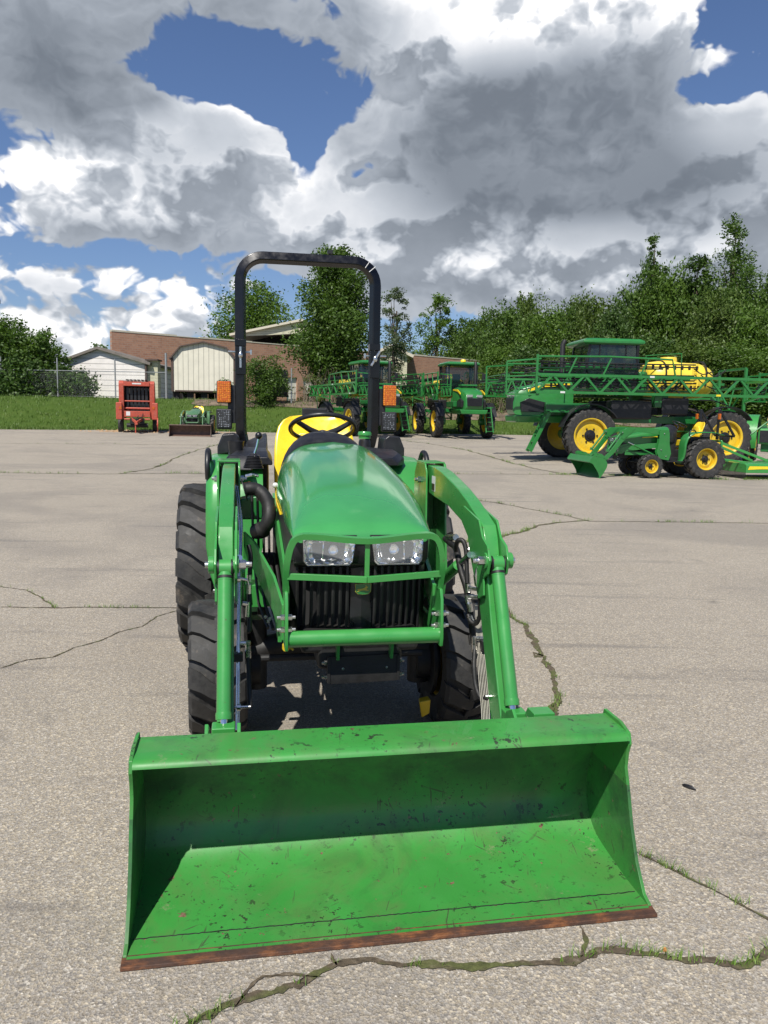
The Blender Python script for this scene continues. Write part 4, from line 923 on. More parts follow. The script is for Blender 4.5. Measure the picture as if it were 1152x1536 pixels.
            q=MB(); q.box((s*.617,ry-.0325,1.555),(.088,.006,.122)); q.build('clear_lens',M['led'],la,bevel=.002)
            q=MB(); q.prism([(s*.56,1.28),(s*.645,1.30),(s*.645,1.37),(s*.625,1.395),(s*.56,1.39)],'y',ry-.02,ry+.0); q.build('mounting_tab',M['blackpaint'],rb,bevel=.004)
            q=MB(); bolt(q,(s*.60,ry-.02,1.365),(0,-1,0),.012,.012); q.build('bolt',M['steel'],rb)
        if main:
            q=MB(); q.box((.155,ry,2.790),(.038,.03,.026)); q.cyl((.155,ry,2.75),(.155,ry,2.78),.006,8); q.build('beacon_socket',M['black'],rb,bevel=.003)
            q=MB()
            for a in(R(40),R(56)):
                cxx=uu-rad; 
                pc=Vector((cxx+(rad+.043)*math.cos(a),ry-.02,zt-rad+(rad+.043)*math.sin(a))); pi_=Vector((cxx+(rad-.02)*math.cos(a),ry-.044,zt-rad+(rad-.02)*math.sin(a)))
                q.tube([pc,Vector((cxx+(rad+.04)*math.cos(a),ry-.0445,zt-rad+(rad+.04)*math.sin(a))),pi_],.003,6)
            q.build('paint_scrape',M['white'],rb)
    elif rops=='folded':
        q=MB()
        for s in(-1,1): q.bar((s*.45,3.8,1.1),(s*.497,3.8,1.95),.06,.06); q.bar((s*.497,3.8,1.95),(s*.497,4.3,1.2),.06,.06)
        q.bar((-.497,4.3,1.2),(.497,4.3,1.2),.06,.06); rb=A(q,'roll_bar',M['blackpaint'],bevel=.01)
        for s in(-1,1):
            q=MB(); q.box((s*.60,3.75,1.75),(.10,.05,.16)); q.build('warning_light',M['amber'],rb,bevel=.01)
    # ---- hydraulic lines
    if main:
        # right side
        q=MB()
        q.mark().tube(spl([P(668,808,w=1.55),P(676,815,w=1.45),P(684,822,w=1.35),P(688,838,w=1.28),P(692,858,w=1.24),P(699,880,w=1.2),P(704,905,w=1.18),P(708,940,w=1.14),P(711,965,w=1.12)],6),.015,12)
        q.mark().tube(spl([P(684,826,w=1.26),P(686,812,w=1.22),P(694,811,w=1.2),P(699,825,w=1.18),P(700,850,w=1.16),P(701,875,w=1.14)],6),.0105,12)
        q.mark().tube(spl([P(718,880,w=1.02),P(720,900,w=1.03),P(720,922,w=1.04),P(714,935,w=1.06),P(706,932,w=1.08),P(702,922,w=1.1)],6),.0105,12)
        q.mark().tube(spl([P(712,975,w=1.0),P(711,1000,w=.96),P(714,1030,w=.92),P(722,1048,w=.88),P(730,1046,w=.86)],6),.010,12)
        A(q,'hydraulic_hose',M['hose'])
        q=MB(); random.seed(5)
        for i in range(6):
            q.mark().tube(spl([P(713.5+i*1.7,905,w=1.16),P(715+i*1.9,960,w=1.06),P(718.5+i*2.4,1020,w=.92),P(722+i*2.3,1060,w=.84),P(723+i*2.3,1084,w=.8)],5),.0016,6)
        A(q,'line_bundle',M['whiteline'])
        q=MB()
        for a,b_,w_,rd in (((700,826),(708,822),1.2,.010),((701,860),(702,873),1.16,.013),((702,875),(703,888),1.14,.0135),((701,893),(703,905),1.12,.013),((703,882),(717,884),1.11,.009),((702,895),(717,896),1.11,.010),((704,905),(706,917),1.1,.0125),((704,924),(707,932),1.09,.012),
                           ((716,878),(714,862),1.04,.012),((709,958),(724,958),1.05,.010),((711,955),(711,978),1.03,.012),((711,988),(711,1000),1.0,.012),((728,1045),(752,1041),.86,.008),((746,1042),(753,1040),.85,.014),((714,862),(716,852),1.04,.008),((716,852),(724,849),1.03,.007)):
            q.mark().tube([P(*a,w=w_),P(*b_,w=w_)],rd,10)
        q.mark().tube([P(720,849,w=1.03),P(728,848,w=1.02)],.015,6); q.mark().tube([P(684,806,w=1.4),P(672,806,w=1.5)],.016,10)
        A(q,'hose_fitting',M['steel'])
        q=MB(); q.box(P(727,968,w=1.02),(.035,.04,.05)); A(q,'line_clamp',M['black'],bevel=.004)
        # left side
        q=MB()
        q.mark().tube(spl([P(373,818,w=1.15),P(376,835,w=1.13),P(375,855,w=1.12),P(375,865,w=1.12)],6),.010,12)
        q.mark().tube(spl([P(374,890,w=1.1),P(374,905,w=1.08),P(374,925,w=1.06),P(374,945,w=1.04),P(372,946,w=1.04)],6),.0105,12)
        q.mark().tube(spl([P(372,985,w=1.0),P(373,1010,w=.95),P(374,1035,w=.9),P(375,1060,w=.86)],6),.010,12)
        A(q,'hydraulic_hose',M['hose'])
        q=MB()
        for a,b_,w_,rd in (((352,845),(372,846),1.0,.010),((358,846),(368,846),1.0,.016),((354,869),(361,869),.98,.013),((361,868),(371,870),.98,.006),((371,870),(373,878),.99,.006),((373,876),(373,890),1.0,.014),((364,905),(372,906),1.05,.009),((372,903),(371,925),1.05,.008),((360,965),(372,965),1.0,.010),((372,962),(372,975),1.0,.012),((372,975),(372,987),1.0,.013),((372,996),(372,1008),.98,.010),((352,1061),(376,1060),.84,.006),((355,1061),(361,1061),.84,.014),((374,862),(374,872),1.1,.011)):
            q.mark().tube([P(*a,w=w_),P(*b_,w=w_)],rd,10)
        A(q,'hose_fitting',M['steel'])
        q=MB(); q.box(P(357,985,w=1.0),(.04,.04,.035)); A(q,'line_clamp',M['black'],bevel=.004)
        # decals on the right arm
        def decal(u,pl,mt,n):
            q=MB(); q.prism(pl,'x',u-.0015,u); q.build(n,mt,r)
        decal(.5205,[(1.875,1.205),(1.945,1.205),(1.945,1.285),(1.875,1.285)],M['white'],'warning_decal')
        decal(.5190,[(1.880,1.21),(1.94,1.21),(1.94,1.245),(1.880,1.245)],M['black'],'decal_panel')
        # reflection-free yellow strip on arm top front
        q=MB(); q.box((-.553,1.75,1.3225),(.045,.012,.001)); 
    return r
tractor=make_tractor(True)
tractor.matrix_world=TR
tag(tractor,'large green compact tractor with front loader, black roll bar and yellow seat, nearest the camera','tractor')
# ------------------------------------------------------------------ other tractors
def pt(root,mb,n,mt,pa=None,**k): return mb.build(n,M[mt] if isinstance(mt,str) else mt,pa or root,**k)
side=make_tractor(False,gm='sgreen',hm='sgreen',rops='folded',bm_='sgreen')
p=W(1062,717,Z=0)
# tractor parked side on, front to the left
yaw=R(-90+8)
side.matrix_world=Matrix.Translation((8.87,22.9,0))@Matrix.Rotation(yaw,4,'Z')@Matrix.Translation((0,-3.3,0))
tag(side,'green loader tractor with yellow wheels, side on in front of the big sprayer','tractor')
for c in side.children:
    pvt=Vector((0,2.12,1.25)); Ra=Matrix.Translation(pvt)@Matrix.Rotation(R(-12),4,'X')@Matrix.Translation(-pvt)
    if c.name.startswith('loader_arm') or c.name.startswith('bucket_cyl'): c.matrix_basis=Ra@c.matrix_basis
    elif c.name.startswith('bucket'): c.matrix_basis=Ra@c.matrix_basis@Matrix.Rotation(R(66),4,'X')
old=make_tractor(False,gm='oldgreen',hm='oldgreen',bm_='rustbucket',rops='none')
q_=W(286,652,Y=40); 
old.matrix_world=Matrix.Translation((q_.x-.1,40.2,gz(q_.x,40)))@Matrix.Rotation(R(6),4,'Z')@Matrix.Scale(1.0,4)
tag(old,'faded green loader tractor with brown rusty bucket, at the pavement edge beside the red baler','tractor')
for c in old.children:
    if c.name.startswith('bucket') and not c.name.startswith('bucket_cyl'): c.scale=(1.25,1.2,1.2)
# tractor mostly out of frame at the right edge
E_=empty('utility_tractor',label='old green tractor with tan seat, half cut off by the right edge of the photo',cat='tractor')
wheel(E_,(.75,2.3,.80),.80,.42,.42,1,21,lug=.045,skew=.36,duty=.45); wheel(E_,(-.75,2.3,.80),.80,.42,.42,-1,21,lug=.045,skew=.36,duty=.45)
for s in(-1,1): wheel(E_,(s*.65,.1,.36),.36,.2,.2,s,24,lug=.006,skew=.1,duty=.5)
q=MB(); q.ring_loft([[Vector((x*h,y,z)) for x,z in((-1,.75),(-1,zt-.08),(-.85,zt),(.85,zt),(1,zt-.08),(1,.75))] for y,h,zt in((-.55,.24,1.25),(-.5,.27,1.30),(.9,.30,1.42),(1.3,.30,1.42))]); hh=pt(E_,q,'hood','green',bevel=.02)
q=MB(); q.box((-.302,.3,1.22),(.006,1.5,.07)); q.box((.302,.3,1.22),(.006,1.5,.07)); pt(E_,q,'yellow_stripe','yellow',hh)
q=MB(); q.box((0,-.57,1.02),(.42,.03,.42)); pt(E_,q,'grille','black'); q=MB(); q.box((0,1.0,.62),(.34,2.8,.3)); pt(E_,q,'chassis','dgreen',bevel=.03)
for s in(-1,1):
    q=MB(); q.strip([(2.3+.95*math.cos(a),.86+.92*math.sin(a)) for a in np.linspace(R(200),R(20),16)],'x',s*.48,s*1.0,.03); pt(E_,q,'fender','green',smooth=40)
q=MB(); q.box((0,1.95,1.35),(.46,.42,.10)); q.ring_loft([[Vector((x,y,z)) for x,y in((-.22,2.13+k),(.22,2.13+k),(.2,2.2+k),(-.2,2.2+k))] for z,k in((1.38,0),(1.75,.14))]); pt(E_,q,'seat',simple('tan_seat',(.45,.28,.10),.5),bevel=.03)
q=MB(); q.tube([(.19*math.cos(a),1.55-.06*math.sin(a),1.6+.17*math.sin(a)) for a in np.linspace(0,6.2,20)],.015,8); q.tube([(0,1.5,1.6),(0,1.3,1.3)],.02,8); pt(E_,q,'steering_wheel','black')
E_.location=(13.7,28.4,gz(13.7,28.4)); E_.rotation_euler=(0,0,R(-30))
# rotary cutter behind the side-on tractor
mw=empty('rotary_cutter',label='green rotary mower with long yellow stripe, hitched behind the side-on tractor at right',cat='mower')
q=MB(); q.ring_loft([[Vector((x,y,z)) for x,z in((-.80,.18),(-.80,.40),(-.70,.44),(.70,.44),(.80,.40),(.80,.18))] for y in(0,.12,1.9,2.0)]); dk_=pt(mw,q,'deck','green',bevel=.01)
for s in(-1,1):
    q=MB(); q.prism([(.05,.27),(.10,.37),(1.9,.37),(1.9,.30),(.4,.29)],'x',s*.802,s*.808); pt(mw,q,'yellow_stripe','yellow',dk_)
q=MB()
for s in(-1,1): q.bar((s*.3,-.5,1.0),(s*.5,1.0,.46),.05,.07); q.bar((s*.4,-.55,.55),(s*.45,.2,.46),.05,.05); q.bar((s*.3,-.5,.5),(s*.3,-.5,1.05),.05,.06)
q.bar((-.3,-.5,1.05),(.3,-.5,1.05),.06,.06); pt(mw,q,'hitch_frame','green',bevel=.006)
q=MB()
for i in range(34): q.box((-.78+i*.047,.0,.10),(.018,.012,.16))
pt(mw,q,'chain_guard','cast')
q=MB(); q.lathe([(.2,-.08),(.24,-.04),(.24,.04),(.2,.08)],'x',20,(0,2.4,.24)); q.bar((0,2.0,.45),(0,2.4,.3),.07,.07); pt(mw,q,'tail_wheel','rubber')
mw.matrix_world=side.matrix_world@Matrix.Translation((0,4.55,0))
# ------------------------------------------------------------------ self-propelled sprayer, front faces -y, origin under the front axle
def truss(mb,a,b,hz,dy,n,r=.035,r2=.024,off=Vector((0,0,0))):
    a=Vector(a);b=Vector(b); up_=Vector((0,0,hz))
    mb.bar(a,b,r*2,r*2); mb.bar(a+up_,b+up_,r*2,r*2)
    for i in range(n):
        p0=a.lerp(b,i/n); p1=a.lerp(b,(i+.5)/n); p2=a.lerp(b,(i+1)/n)
        mb.bar(p0,p1+up_,r2*2,r2*2); mb.bar(p1+up_,p2,r2*2,r2*2)
def make_sprayer():
    r=empty('field_sprayer'); 
    for s in(-1,1):
        wheel(r,(s*1.5,0,.94),.94,.42,.60,s,25,lug=.045,skew=.42,duty=.38)
        wheel(r,(s*1.5,4.9,.94),.94,.42,.60,s,25,lug=.045,skew=.42,duty=.38)
        for y in(0,4.9):
            q=MB(); q.box((s*1.12,y,1.30),(.16,.28,.75)); q.box((s*.8,y,1.55),(.8,.22,.2)); q.cyl((s*1.0,y,.94),(s*1.34,y,.94),.2,18); pt(r,q,'wheel_leg','dgreen',bevel=.02)
        # black mudguards over each wheel
        for y in(0,4.9):
            q=MB(); q.strip([(y+1.06*math.cos(a),.94+1.06*math.sin(a)) for a in np.linspace(R(165),R(35),14)],'x',s*1.28,s*1.74,.03); pt(r,q,'mudguard','black',smooth=40)
    q=MB()
    for s in(-1,1): q.box((s*.45,2.1,1.52),(.14,7.2,.26))
    for y in(-1.2,0,1.6,3.4,4.9,5.6): q.box((0,y,1.50),(.8,.16,.2))
    pt(r,q,'chassis_frame','dgreen',bevel=.015)
    # engine hood
    rg=[]
    for y,h,zb,zt in((-2.45,.42,1.75,2.15),(-2.38,.50,1.62,2.42),(-2.1,.58,1.60,2.62),(-1.4,.66,1.6,2.80),(-.6,.70,1.62,2.88),(-.35,.70,1.62,2.88)):
        rg.append([Vector((x*h,y,zb+(zt-zb)*z)) for x,z in((-1,0),(-1,.75),(-.86,.93),(-.5,1),(.5,1),(.86,.93),(1,.75),(1,0))])
    q=MB(); q.ring_loft(rg); ho=pt(r,q,'hood','sgreen',smooth=40,bevel=.01)
    for s in(-1,1):
        q=MB(); q.ring_loft([[Vector((s*(h+.012),y,1.62+(zt-1.62)*.80+d)) for h,y,zt,d in((.66*1.0,-1.4,2.80,0),(.66,-1.4,2.80,.07))]+[Vector((s*(.712),-.5,2.72+.02)),Vector((s*.712,-.5,2.62))][:2]]*1) if 0 else q.prism([(-2.0,2.42),(-1.4,2.60),(-.5,2.66),(-.5,2.74),(-1.4,2.70),(-2.0,2.50)],'x',s*.672,s*.715); pt(r,q,'yellow_stripe','yellow',ho)
        q=MB(); q.prism([(-2.2,1.72),(-2.25,2.05),(-1.95,2.2),(-1.3,2.05),(-1.3,1.72)],'x',s*.55,s*.70); pt(r,q,'side_grille','black',ho,bevel=.01)
        q=MB(); q.ring_loft([[Vector((s*x,y,z)) for x,z in((.12,2.27),(.12,2.40),(.44,2.38),(.42,2.25))] for y in(-2.47,-2.40)]); pt(r,q,'headlight','lampglass' if 'lampglass' in M else 'white',ho,bevel=.01)
    q=MB(); q.ring_loft([[Vector((x,y,z)) for x,z in((-.40,1.78),(-.44,2.22),(.44,2.22),(.40,1.78))] for y in(-2.50,-2.40)]); gl=pt(r,q,'front_grille','black',ho,bevel=.03)
    q=MB()
    for i in range(7): q.box((0,-2.505,1.82+i*.058),(.76,.012,.012))
    pt(r,q,'grille_slat','cast',gl)
    q=MB(); q.ring_loft([[Vector((x,y,z)) for x,z in((-.7,1.35),(-.8,1.6),(.8,1.6),(.7,1.35))] for y in(-2.42,-.4)]); pt(r,q,'front_apron','sgreen',bevel=.05)
    q=MB(); q.tube([(.5,-.75,2.6),(.5,-.75,4.1),(.5,-.68,4.25)],[.09,.09,.08],14); pt(r,q,'exhaust_stack','cast')
    q=MB(); q.box((0,-1.0,2.95),(.9,.7,.09)); pt(r,q,'walkway_panel','sgreen',bevel=.01)
    # cab
    def cabring(z,k,y0,y1): return [Vector((x*k,y,z)) for x,y in((-.86,y0),(.86,y0),(.95,y0+.35),(.95,y1),(-.95,y1),(-.95,y0+.35))]
    q=MB(); q.ring_loft([cabring(2.55,.86,.1,1.8),cabring(2.7,.9,.03,1.85)]); cb=pt(r,q,'cab','sgreen',bevel=.02)
    q=MB(); q.ring_loft([cabring(2.7,.9,.03,1.85),cabring(3.3,1.0,-.10,1.9),cabring(4.10,.96,.13,1.85)]); pt(r,q,'cab_window','cabglass',cb,smooth=0)
    q=MB()
    for s in(-1,1):
        q.bar((s*.78,0.0,2.68),(s*.83,.12,4.1),.07,.07); q.bar((s*.86,.36,2.68),(s*.92,.45,4.1),.05,.07); q.bar((s*.86,1.80,2.68),(s*.92,1.82,4.1),.09,.1); q.bar((s*.865,1.35,2.68),(s*.93,1.4,4.1),.05,.05); q.bar((s*.87,.35,2.75),(s*.87,1.85,2.75),.05,.09)
    q.box((0,1.0,2.72),(1.5,1.7,.06)); pt(r,q,'cab_pillar','blackpaint',cb)
    q=MB(); q.ring_loft([cabring(4.10,1.02,-.05,1.98),cabring(4.16,1.07,-.15,2.05),cabring(4.24,1.07,-.15,2.05),cabring(4.32,.95,.0,1.92)]); pt(r,q,'cab_roof','sgreen',cb,bevel=.02)
    q=MB(); q.box((0,1.3,3.0),(.5,.5,.14)); q.box((0,1.55,3.35),(.46,.12,.7)); q.tube([(.2*math.cos(a),.8,3.2+.2*math.sin(a)) for a in np.linspace(0,6.2,16)],.02,6); pt(r,q,'cab_seat','black',cb,bevel=.03)
    for s in(-1,1):
        q=MB(); q.box((s*1.18,-.1,3.45),(.2,.06,.42)); q.bar((s*.85,.1,3.7),(s*1.18,-.1,3.7),.03,.03); pt(r,q,'mirror','black',cb,bevel=.02)
    q=MB(); q.box((0,2.2,2.85),(1.3,.35,.75)); pt(r,q,'fuel_tank','sgreen',bevel=.08)
    # spray tank: two big lobes with straps
    rg=[]
    for y,h,zc,rz_ in((2.45,.35,2.95,.35),(2.50,.62,2.96,.52),(2.65,.78,2.98,.62),(3.0,.84,2.99,.66),(3.5,.85,2.99,.67),(3.62,.83,2.98,.65),(3.7,.84,2.97,.64),(4.3,.84,2.96,.64),(4.6,.80,2.94,.60),(4.8,.68,2.92,.52),(4.92,.45,2.9,.38),(4.96,.2,2.9,.2)):
        rg.append([Vector((h*math.copysign(abs(math.cos(a))**.8,math.cos(a)),y,zc+rz_*math.copysign(abs(math.sin(a))**.85,math.sin(a)))) for a in np.linspace(0,2*math.pi,25)[:-1]])
    q=MB(); q.ring_loft(rg); tk=pt(r,q,'spray_tank','tankyellow',smooth=50)
    for y in(2.95,4.45):
        q=MB(); q.tube([Vector((.85*math.copysign(abs(math.cos(a))**.8,math.cos(a)),y+.05*math.sin(a),2.98+.675*math.copysign(abs(math.sin(a))**.85,math.sin(a)))) for a in np.linspace(-.3,math.pi+.3,20)],.035,4); pt(r,q,'tank_strap','black',tk)
    q=MB(); q.lathe([(.001,.12),(.28,.11),(.30,.05),(.30,-.05)],'z',20,(0,3.4,3.68)); pt(r,q,'tank_lid','tankyellow',tk)
    for s in(-1,1):
        q=MB(); q.box((s*.845,3.95,3.05),(.02,.07,.95)); q.box((s*.845,4.12,3.05),(.02,.07,.95))
        for i in range(9): q.box((s*.85,4.03,2.68+i*.1),(.02,.12,.02))
        pt(r,q,'sight_gauge','tankyellow',tk)
    # rails, steps, hoses, boxes
    q=MB()
    for s in(-1,1):
        q.mark().tube([(s*1.0,2.1,2.7),(s*1.0,2.1,3.75),(s*1.0,3.4,3.85),(s*1.0,3.45,2.8)],.022,8); q.mark().tube([(s*1.15,-.9,2.6),(s*1.15,-.9,3.3),(s*1.15,.6,3.3)],.022,8)
    pt(r,q,'handrail','sgreen')
    for s in(-1,1):
        q=MB(); q.box((s*.95,1.6,1.85),(.5,1.5,.65)); q.mark().box((s*1.0,3.2,2.0),(.4,1.0,.6)); pt(r,q,'storage_box','black',bevel=.06)
        q=MB(); q.box((s*1.0,2.7,2.2),(.3,.5,.5)); q.mark().box((s*.8,-.6,1.9),(.2,1.6,.3)); pt(r,q,'side_panel','dgreen',bevel=.03)
    random.seed(11); q=MB()
    for i in range(16):
        s=random.choice((-1,1)); y=random.uniform(-.2,4.8); q.mark(); z=random.uniform(1.6,2.35)
        q.tube(spl([(s*1.1,y,z),(s*1.18,y+random.uniform(.2,.6),z+random.uniform(-.25,.25)),(s*1.1,y+random.uniform(.6,1.2),z+random.uniform(-.3,.3))],4),.022,6)
    pt(r,q,'hose_run','hose')
    # ladder at the front left (its own left = +x)
    q=MB()
    for dx in(-.20,.20): q.bar((1.05+dx,-1.35,1.75),(1.05+dx,-2.0,.35),.05,.12,up=(0,1,0))
    for i in range(6):
        t=i/5.5; q.box((1.05,-1.35-.65*t,1.75-1.4*t-.05),(.36,.14,.03))
    pt(r,q,'ladder','sgreen',bevel=.005)
    q=MB(); q.box((1.05,-.75,1.74),(.7,1.3,.05)); pt(r,q,'platform','dgreen',bevel=.005)
    # booms folded along both sides
    for s in(-1,1):
        x0=s*2.0
        q=MB(); truss(q,(x0,-2.1,2.38),(x0,6.7,2.38),.58,0,8,.045,.034)
        bm1=pt(r,q,'boom','sgreen')
        for yy,zz,mt_ in((-1.2,2.385,'white'),(1.9,2.96,'white'),(4.3,2.385,'yellow')):
            q=MB(); q.box((x0+s*.047,yy,zz),(.004,.16,.06)); pt(r,q,'boom_decal',mt_,bm1)
        q=MB(); truss(q,(s*1.72,-1.9,2.50),(s*1.72,3.4,2.50),.42,0,8,.03,.022); q.bar((x0,-2.1,2.40),(x0,-2.1,3.62),.07,.07); q.tube([(x0,-2.1,3.55),(x0,.4,3.60),(x0,2.6,3.55),(x0,2.75,2.95)],.035,8); q.tube([(s*1.75,-2.0,3.2),(s*1.75,2.4,3.25)],.03,8)
        for yy in(-1.0,.2,1.5): q.bar((x0,yy,3.0),(x0,yy+.25,3.55),.045,.045)
        pt(r,q,'outer_boom','sgreen',bm1)
        q=MB(); 
        for xx,zz in((1.86,3.32),(1.62,3.05),(1.84,2.62),(1.7,3.42),(1.8,2.78),(1.66,2.88)): q.tube([(s*xx,-1.9,zz),(s*xx,.6,zz-.03),(s*xx,3.6,zz)],.024,6)
        for k in range(16):
            yy=random.uniform(-1.8,4.5); zz=random.uniform(2.5,3.3); q.tube(spl([(s*1.8,yy,zz),(s*1.86,yy+.3,zz-random.uniform(.1,.3)),(s*1.8,yy+.7,zz+random.uniform(-.1,.2))],3),.02,5)
        for i in range(22):
            yy=-1.9+i*.26; q.box((s*1.84,yy,3.30),(.07,.06,.14)); q.box((s*1.84,yy+.1,2.62),(.06,.06,.16)); 
        pt(r,q,'spray_line','cast',bm1)
        # folded tip hanging forward of the nose
        q=MB(); truss(q,(s*1.5,-3.0,2.30),(s*1.75,-1.9,2.30),.5,0,3,.03,.022); q.bar((s*1.5,-3.0,2.3),(s*1.5,-3.0,3.4),.05,.05); q.bar((s*1.5,-3.0,3.4),(s*1.8,-1.9,3.5),.05,.05); q.bar((s*1.5,-3.0,2.9),(s*1.8,-1.9,2.95),.04,.04)
        pt(r,q,'boom_tip','sgreen',bm1)
        q=MB()
        for i in range(6): q.tube([(s*(1.52+.02*i),-2.9+i*.1,2.5+i*.1),(s*1.6,-2.4,2.45+i*.14),(s*1.7,-1.95,2.6+i*.12)],.02,6)
        pt(r,q,'tip_hose','hose',bm1)
    # rear lift frame
    q=MB()
    for s in(-1,1): q.bar((s*.9,5.9,1.0),(s*.9,5.9,3.4),.09,.09); q.bar((s*.45,5.0,1.6),(s*.9,5.9,1.6),.09,.12); q.bar((s*.9,5.9,2.9),(s*2.0,6.2,2.9),.08,.08); q.bar((s*.9,5.9,2.2),(s*2.0,6.2,2.5),.07,.07); q.tube([(s*1.5,5.8,1.0),(s*1.5,6.6,1.6),(s*1.5,6.9,3.0)],.03,8)
    for z in(1.1,1.9,2.7,3.4): q.bar((-.9,5.9,z),(.9,5.9,z),.07,.08)
    q.bar((-.9,5.9,1.1),(.9,5.9,2.7),.05,.05); q.bar((.9,5.9,1.1),(-.9,5.9,2.7),.05,.05); pt(r,q,'lift_frame','sgreen')
    return r
M['tankyellow']=simple('yellow_poly_tank',(.78,.58,.05),.4,var=.05,dirt=.25)
M['lampglass']=simple('lamp_glass',(.55,.58,.58),.12,.6,var=.1)
spr=make_sprayer()
M['domey']=M['yellow']
def place(o,loc,yaw,label,sc=1.0,group='green field sprayers parked across the lot'):
    o.matrix_world=Matrix.Translation(loc)@Matrix.Rotation(yaw,4,'Z')@Matrix.Scale(sc,4); tag(o,label,'sprayer',group)
place(spr,(6.9,28.9,gz(6.9,28.9)),R(-90+6),'large green boom sprayer parked side on with a big yellow tank, behind the side-on tractor')
s2=copy_tree(spr); place(s2,(4.25,44.2,gz(4.2,44)),R(10),'distant green sprayer facing the camera with its cab and headlights in clear view',.97)
s3=copy_tree(spr); place(s3,(-.55,44.5,gz(-.5,44)),R(22),'distant green sprayer half hidden behind the right post of the roll bar',.97)
dm=MB(); dm.lathe([(.001,.14),(.12,.13),(.16,.06),(.16,0)],'z',18,(0,.1,4.31)); pt(s2,dm,'receiver_dome','yellow')
s4=copy_tree(spr); place(s4,(19.5,35.0,gz(19.5,35)),R(-80),'green sprayer at the far right edge, its folded boom showing behind the old tractor')
# ------------------------------------------------------------------ red round baler, front faces -y
bl=empty('round_baler'); B_=lambda mb,n,mt,pa=None,**k: pt(bl,mb,n,mt,pa,**k)
q=MB()
for s in(-1,1): q.prism([(.3,.75),(.15,1.3),(.15,2.62),(.35,2.75),(1.6,2.7),(2.3,2.2),(2.4,1.3),(2.0,.7)],'x',s*.72,s*1.0)
body=B_(q,'side_wall','darkred',bevel=.03)
q=MB(); q.box((0,.22,2.58),(1.46,.22,.22)); q.mark().box((0,.30,1.0),(1.46,.3,.32)); q.mark().box((0,1.4,2.72),(1.5,1.8,.05)); q.mark().box((0,2.3,1.6),(1.5,.08,1.4)); B_(q,'body_panel','darkred',bevel=.02)
q=MB(); q.box((0,.75,1.75),(1.42,.05,1.5)); B_(q,'bale_chamber','darkopen')
q=MB()
for i in range(6): q.box((-.52+i*.21,.45,1.72),(.14,.03,1.36))
for i in range(6): q.box((-.52+i*.21,.7,2.80),(.15,1.2,.035))
B_(q,'bale_belt','black',bevel=.005)
q=MB(); q.tube([(-.72,.25,1.68),(.72,.25,1.68)],.035,10); q.tube([(-.72,.15,.72),(.72,.15,.72)],.05,10); q.tube([(-.7,.35,1.3),(.7,.35,1.3)],.05,10); B_(q,'roller','darkred')
for s in(-1,1):
    q=MB(); q.box((s*1.0,.35,1.15),(.34,.7,.9)); B_(q,'side_shield','darkred',bevel=.04)
    q=MB(); q.box((s*.92,-.012,1.32),(.14,.012,.14)); B_(q,'reflector','amber')
    w_=wheel(bl,(s*.98,1.3,.42),.42,.30,.20,s,22,lug=.008,skew=.1,duty=.5,rimm='darkred')
q=MB(); q.cyl((1.12,-.25,.45),(1.18,-.25,.45),.36,26); q.cyl((1.10,-.25,.45),(1.2,-.25,.45),.06,10); B_(q,'coulter_disc','darkred')
q=MB(); q.bar((-.3,.2,.75),(0,-1.2,.55),.1,.12); q.bar((.3,.2,.75),(0,-1.2,.55),.1,.12); q.box((0,-1.25,.5),(.16,.3,.1)); q.bar((-.05,-1.1,.5),(-.05,-1.1,.02),.06,.06); B_(q,'drawbar','darkred',bevel=.01)
q=MB(); random.seed(4)
for i in range(8): q.tube(spl([(random.uniform(-.4,.4),.1,random.uniform(.8,1.1)),(random.uniform(-.3,.3),-.3,random.uniform(.4,.8)),(random.uniform(-.1,.2),-.8,random.uniform(.5,.7))],4),.02,6)
q.box((0,.1,.62),(.8,.3,.3)); q.cyl((-.6,.3,.4),(.6,.3,.4),.12,14); B_(q,'pickup_and_hoses','cast')
q=MB(); q.box((0,.105,2.6),(.5,.006,.07)); q.box((-.86,-.0,1.0),(.0,.0,.0)) if 0 else None; q.box((-.50,.145,1.02),(.22,.01,.22)); B_(q,'decal','white')
b0=W(206,643,Y=43); bl.location=(b0.x,43.0,gz(b0.x,43.0)); bl.rotation_euler=(0,0,R(15)); bl.scale=(.93,.93,1.02); tag(bl,'red round hay baler with black belts, standing at the edge of the pavement','baler')
# ------------------------------------------------------------------ buildings
def zat(py,px,Y): return W(px,py,Y=Y).z
def xat(px,Y): return W(px,620,Y=Y).x
def part(mb,n,mt,pa,**k): return mb.build(n,M[mt],pa,**k)
# brick warehouse: long wall running back to the right
a=Vector((xat(170,68),68,0)); b=Vector((xat(716,95),95,0)); L=(b-a).length; ang=math.atan2(b.y-a.y,b.x-a.x)
bw=empty('brick_warehouse',(a.x,a.y,1.6),ang,'long low red brick warehouse running behind the sheds and trees','building')
HT=zat(497,170,68)-1.6
q=MB(); random.seed(2)
doors=[((430,446),(557,602)),((455,474),(556,602))]
def wx(px):  # distance along the wall for a photo column
    d=ray(px,560); # solve a+(b-a)t with X/Y = d.x/d.y
    k=d.x/d.y; t=(k*a.y-a.x)/((b.x-a.x)-k*(b.y-a.y)); return t*L
spans=[]; 
xs_=[(wx(l),wx(r_)) for (l,r_),_ in doors]
cur=0
for x0_,x1_ in xs_: q.box(((cur+x0_)/2,.2,HT/2),(x0_-cur,.4,HT)); q.box(((x0_+x1_)/2,.2,(3.6+HT)/2),(x1_-x0_,.4,HT-3.6)); cur=x1_
q.box(((cur+L)/2,.2,HT/2),(L-cur,.4,HT)); 
rl=Vector((-.30,1,0)).normalized()*22; rl=Matrix.Rotation(-ang,3,'Z')@rl
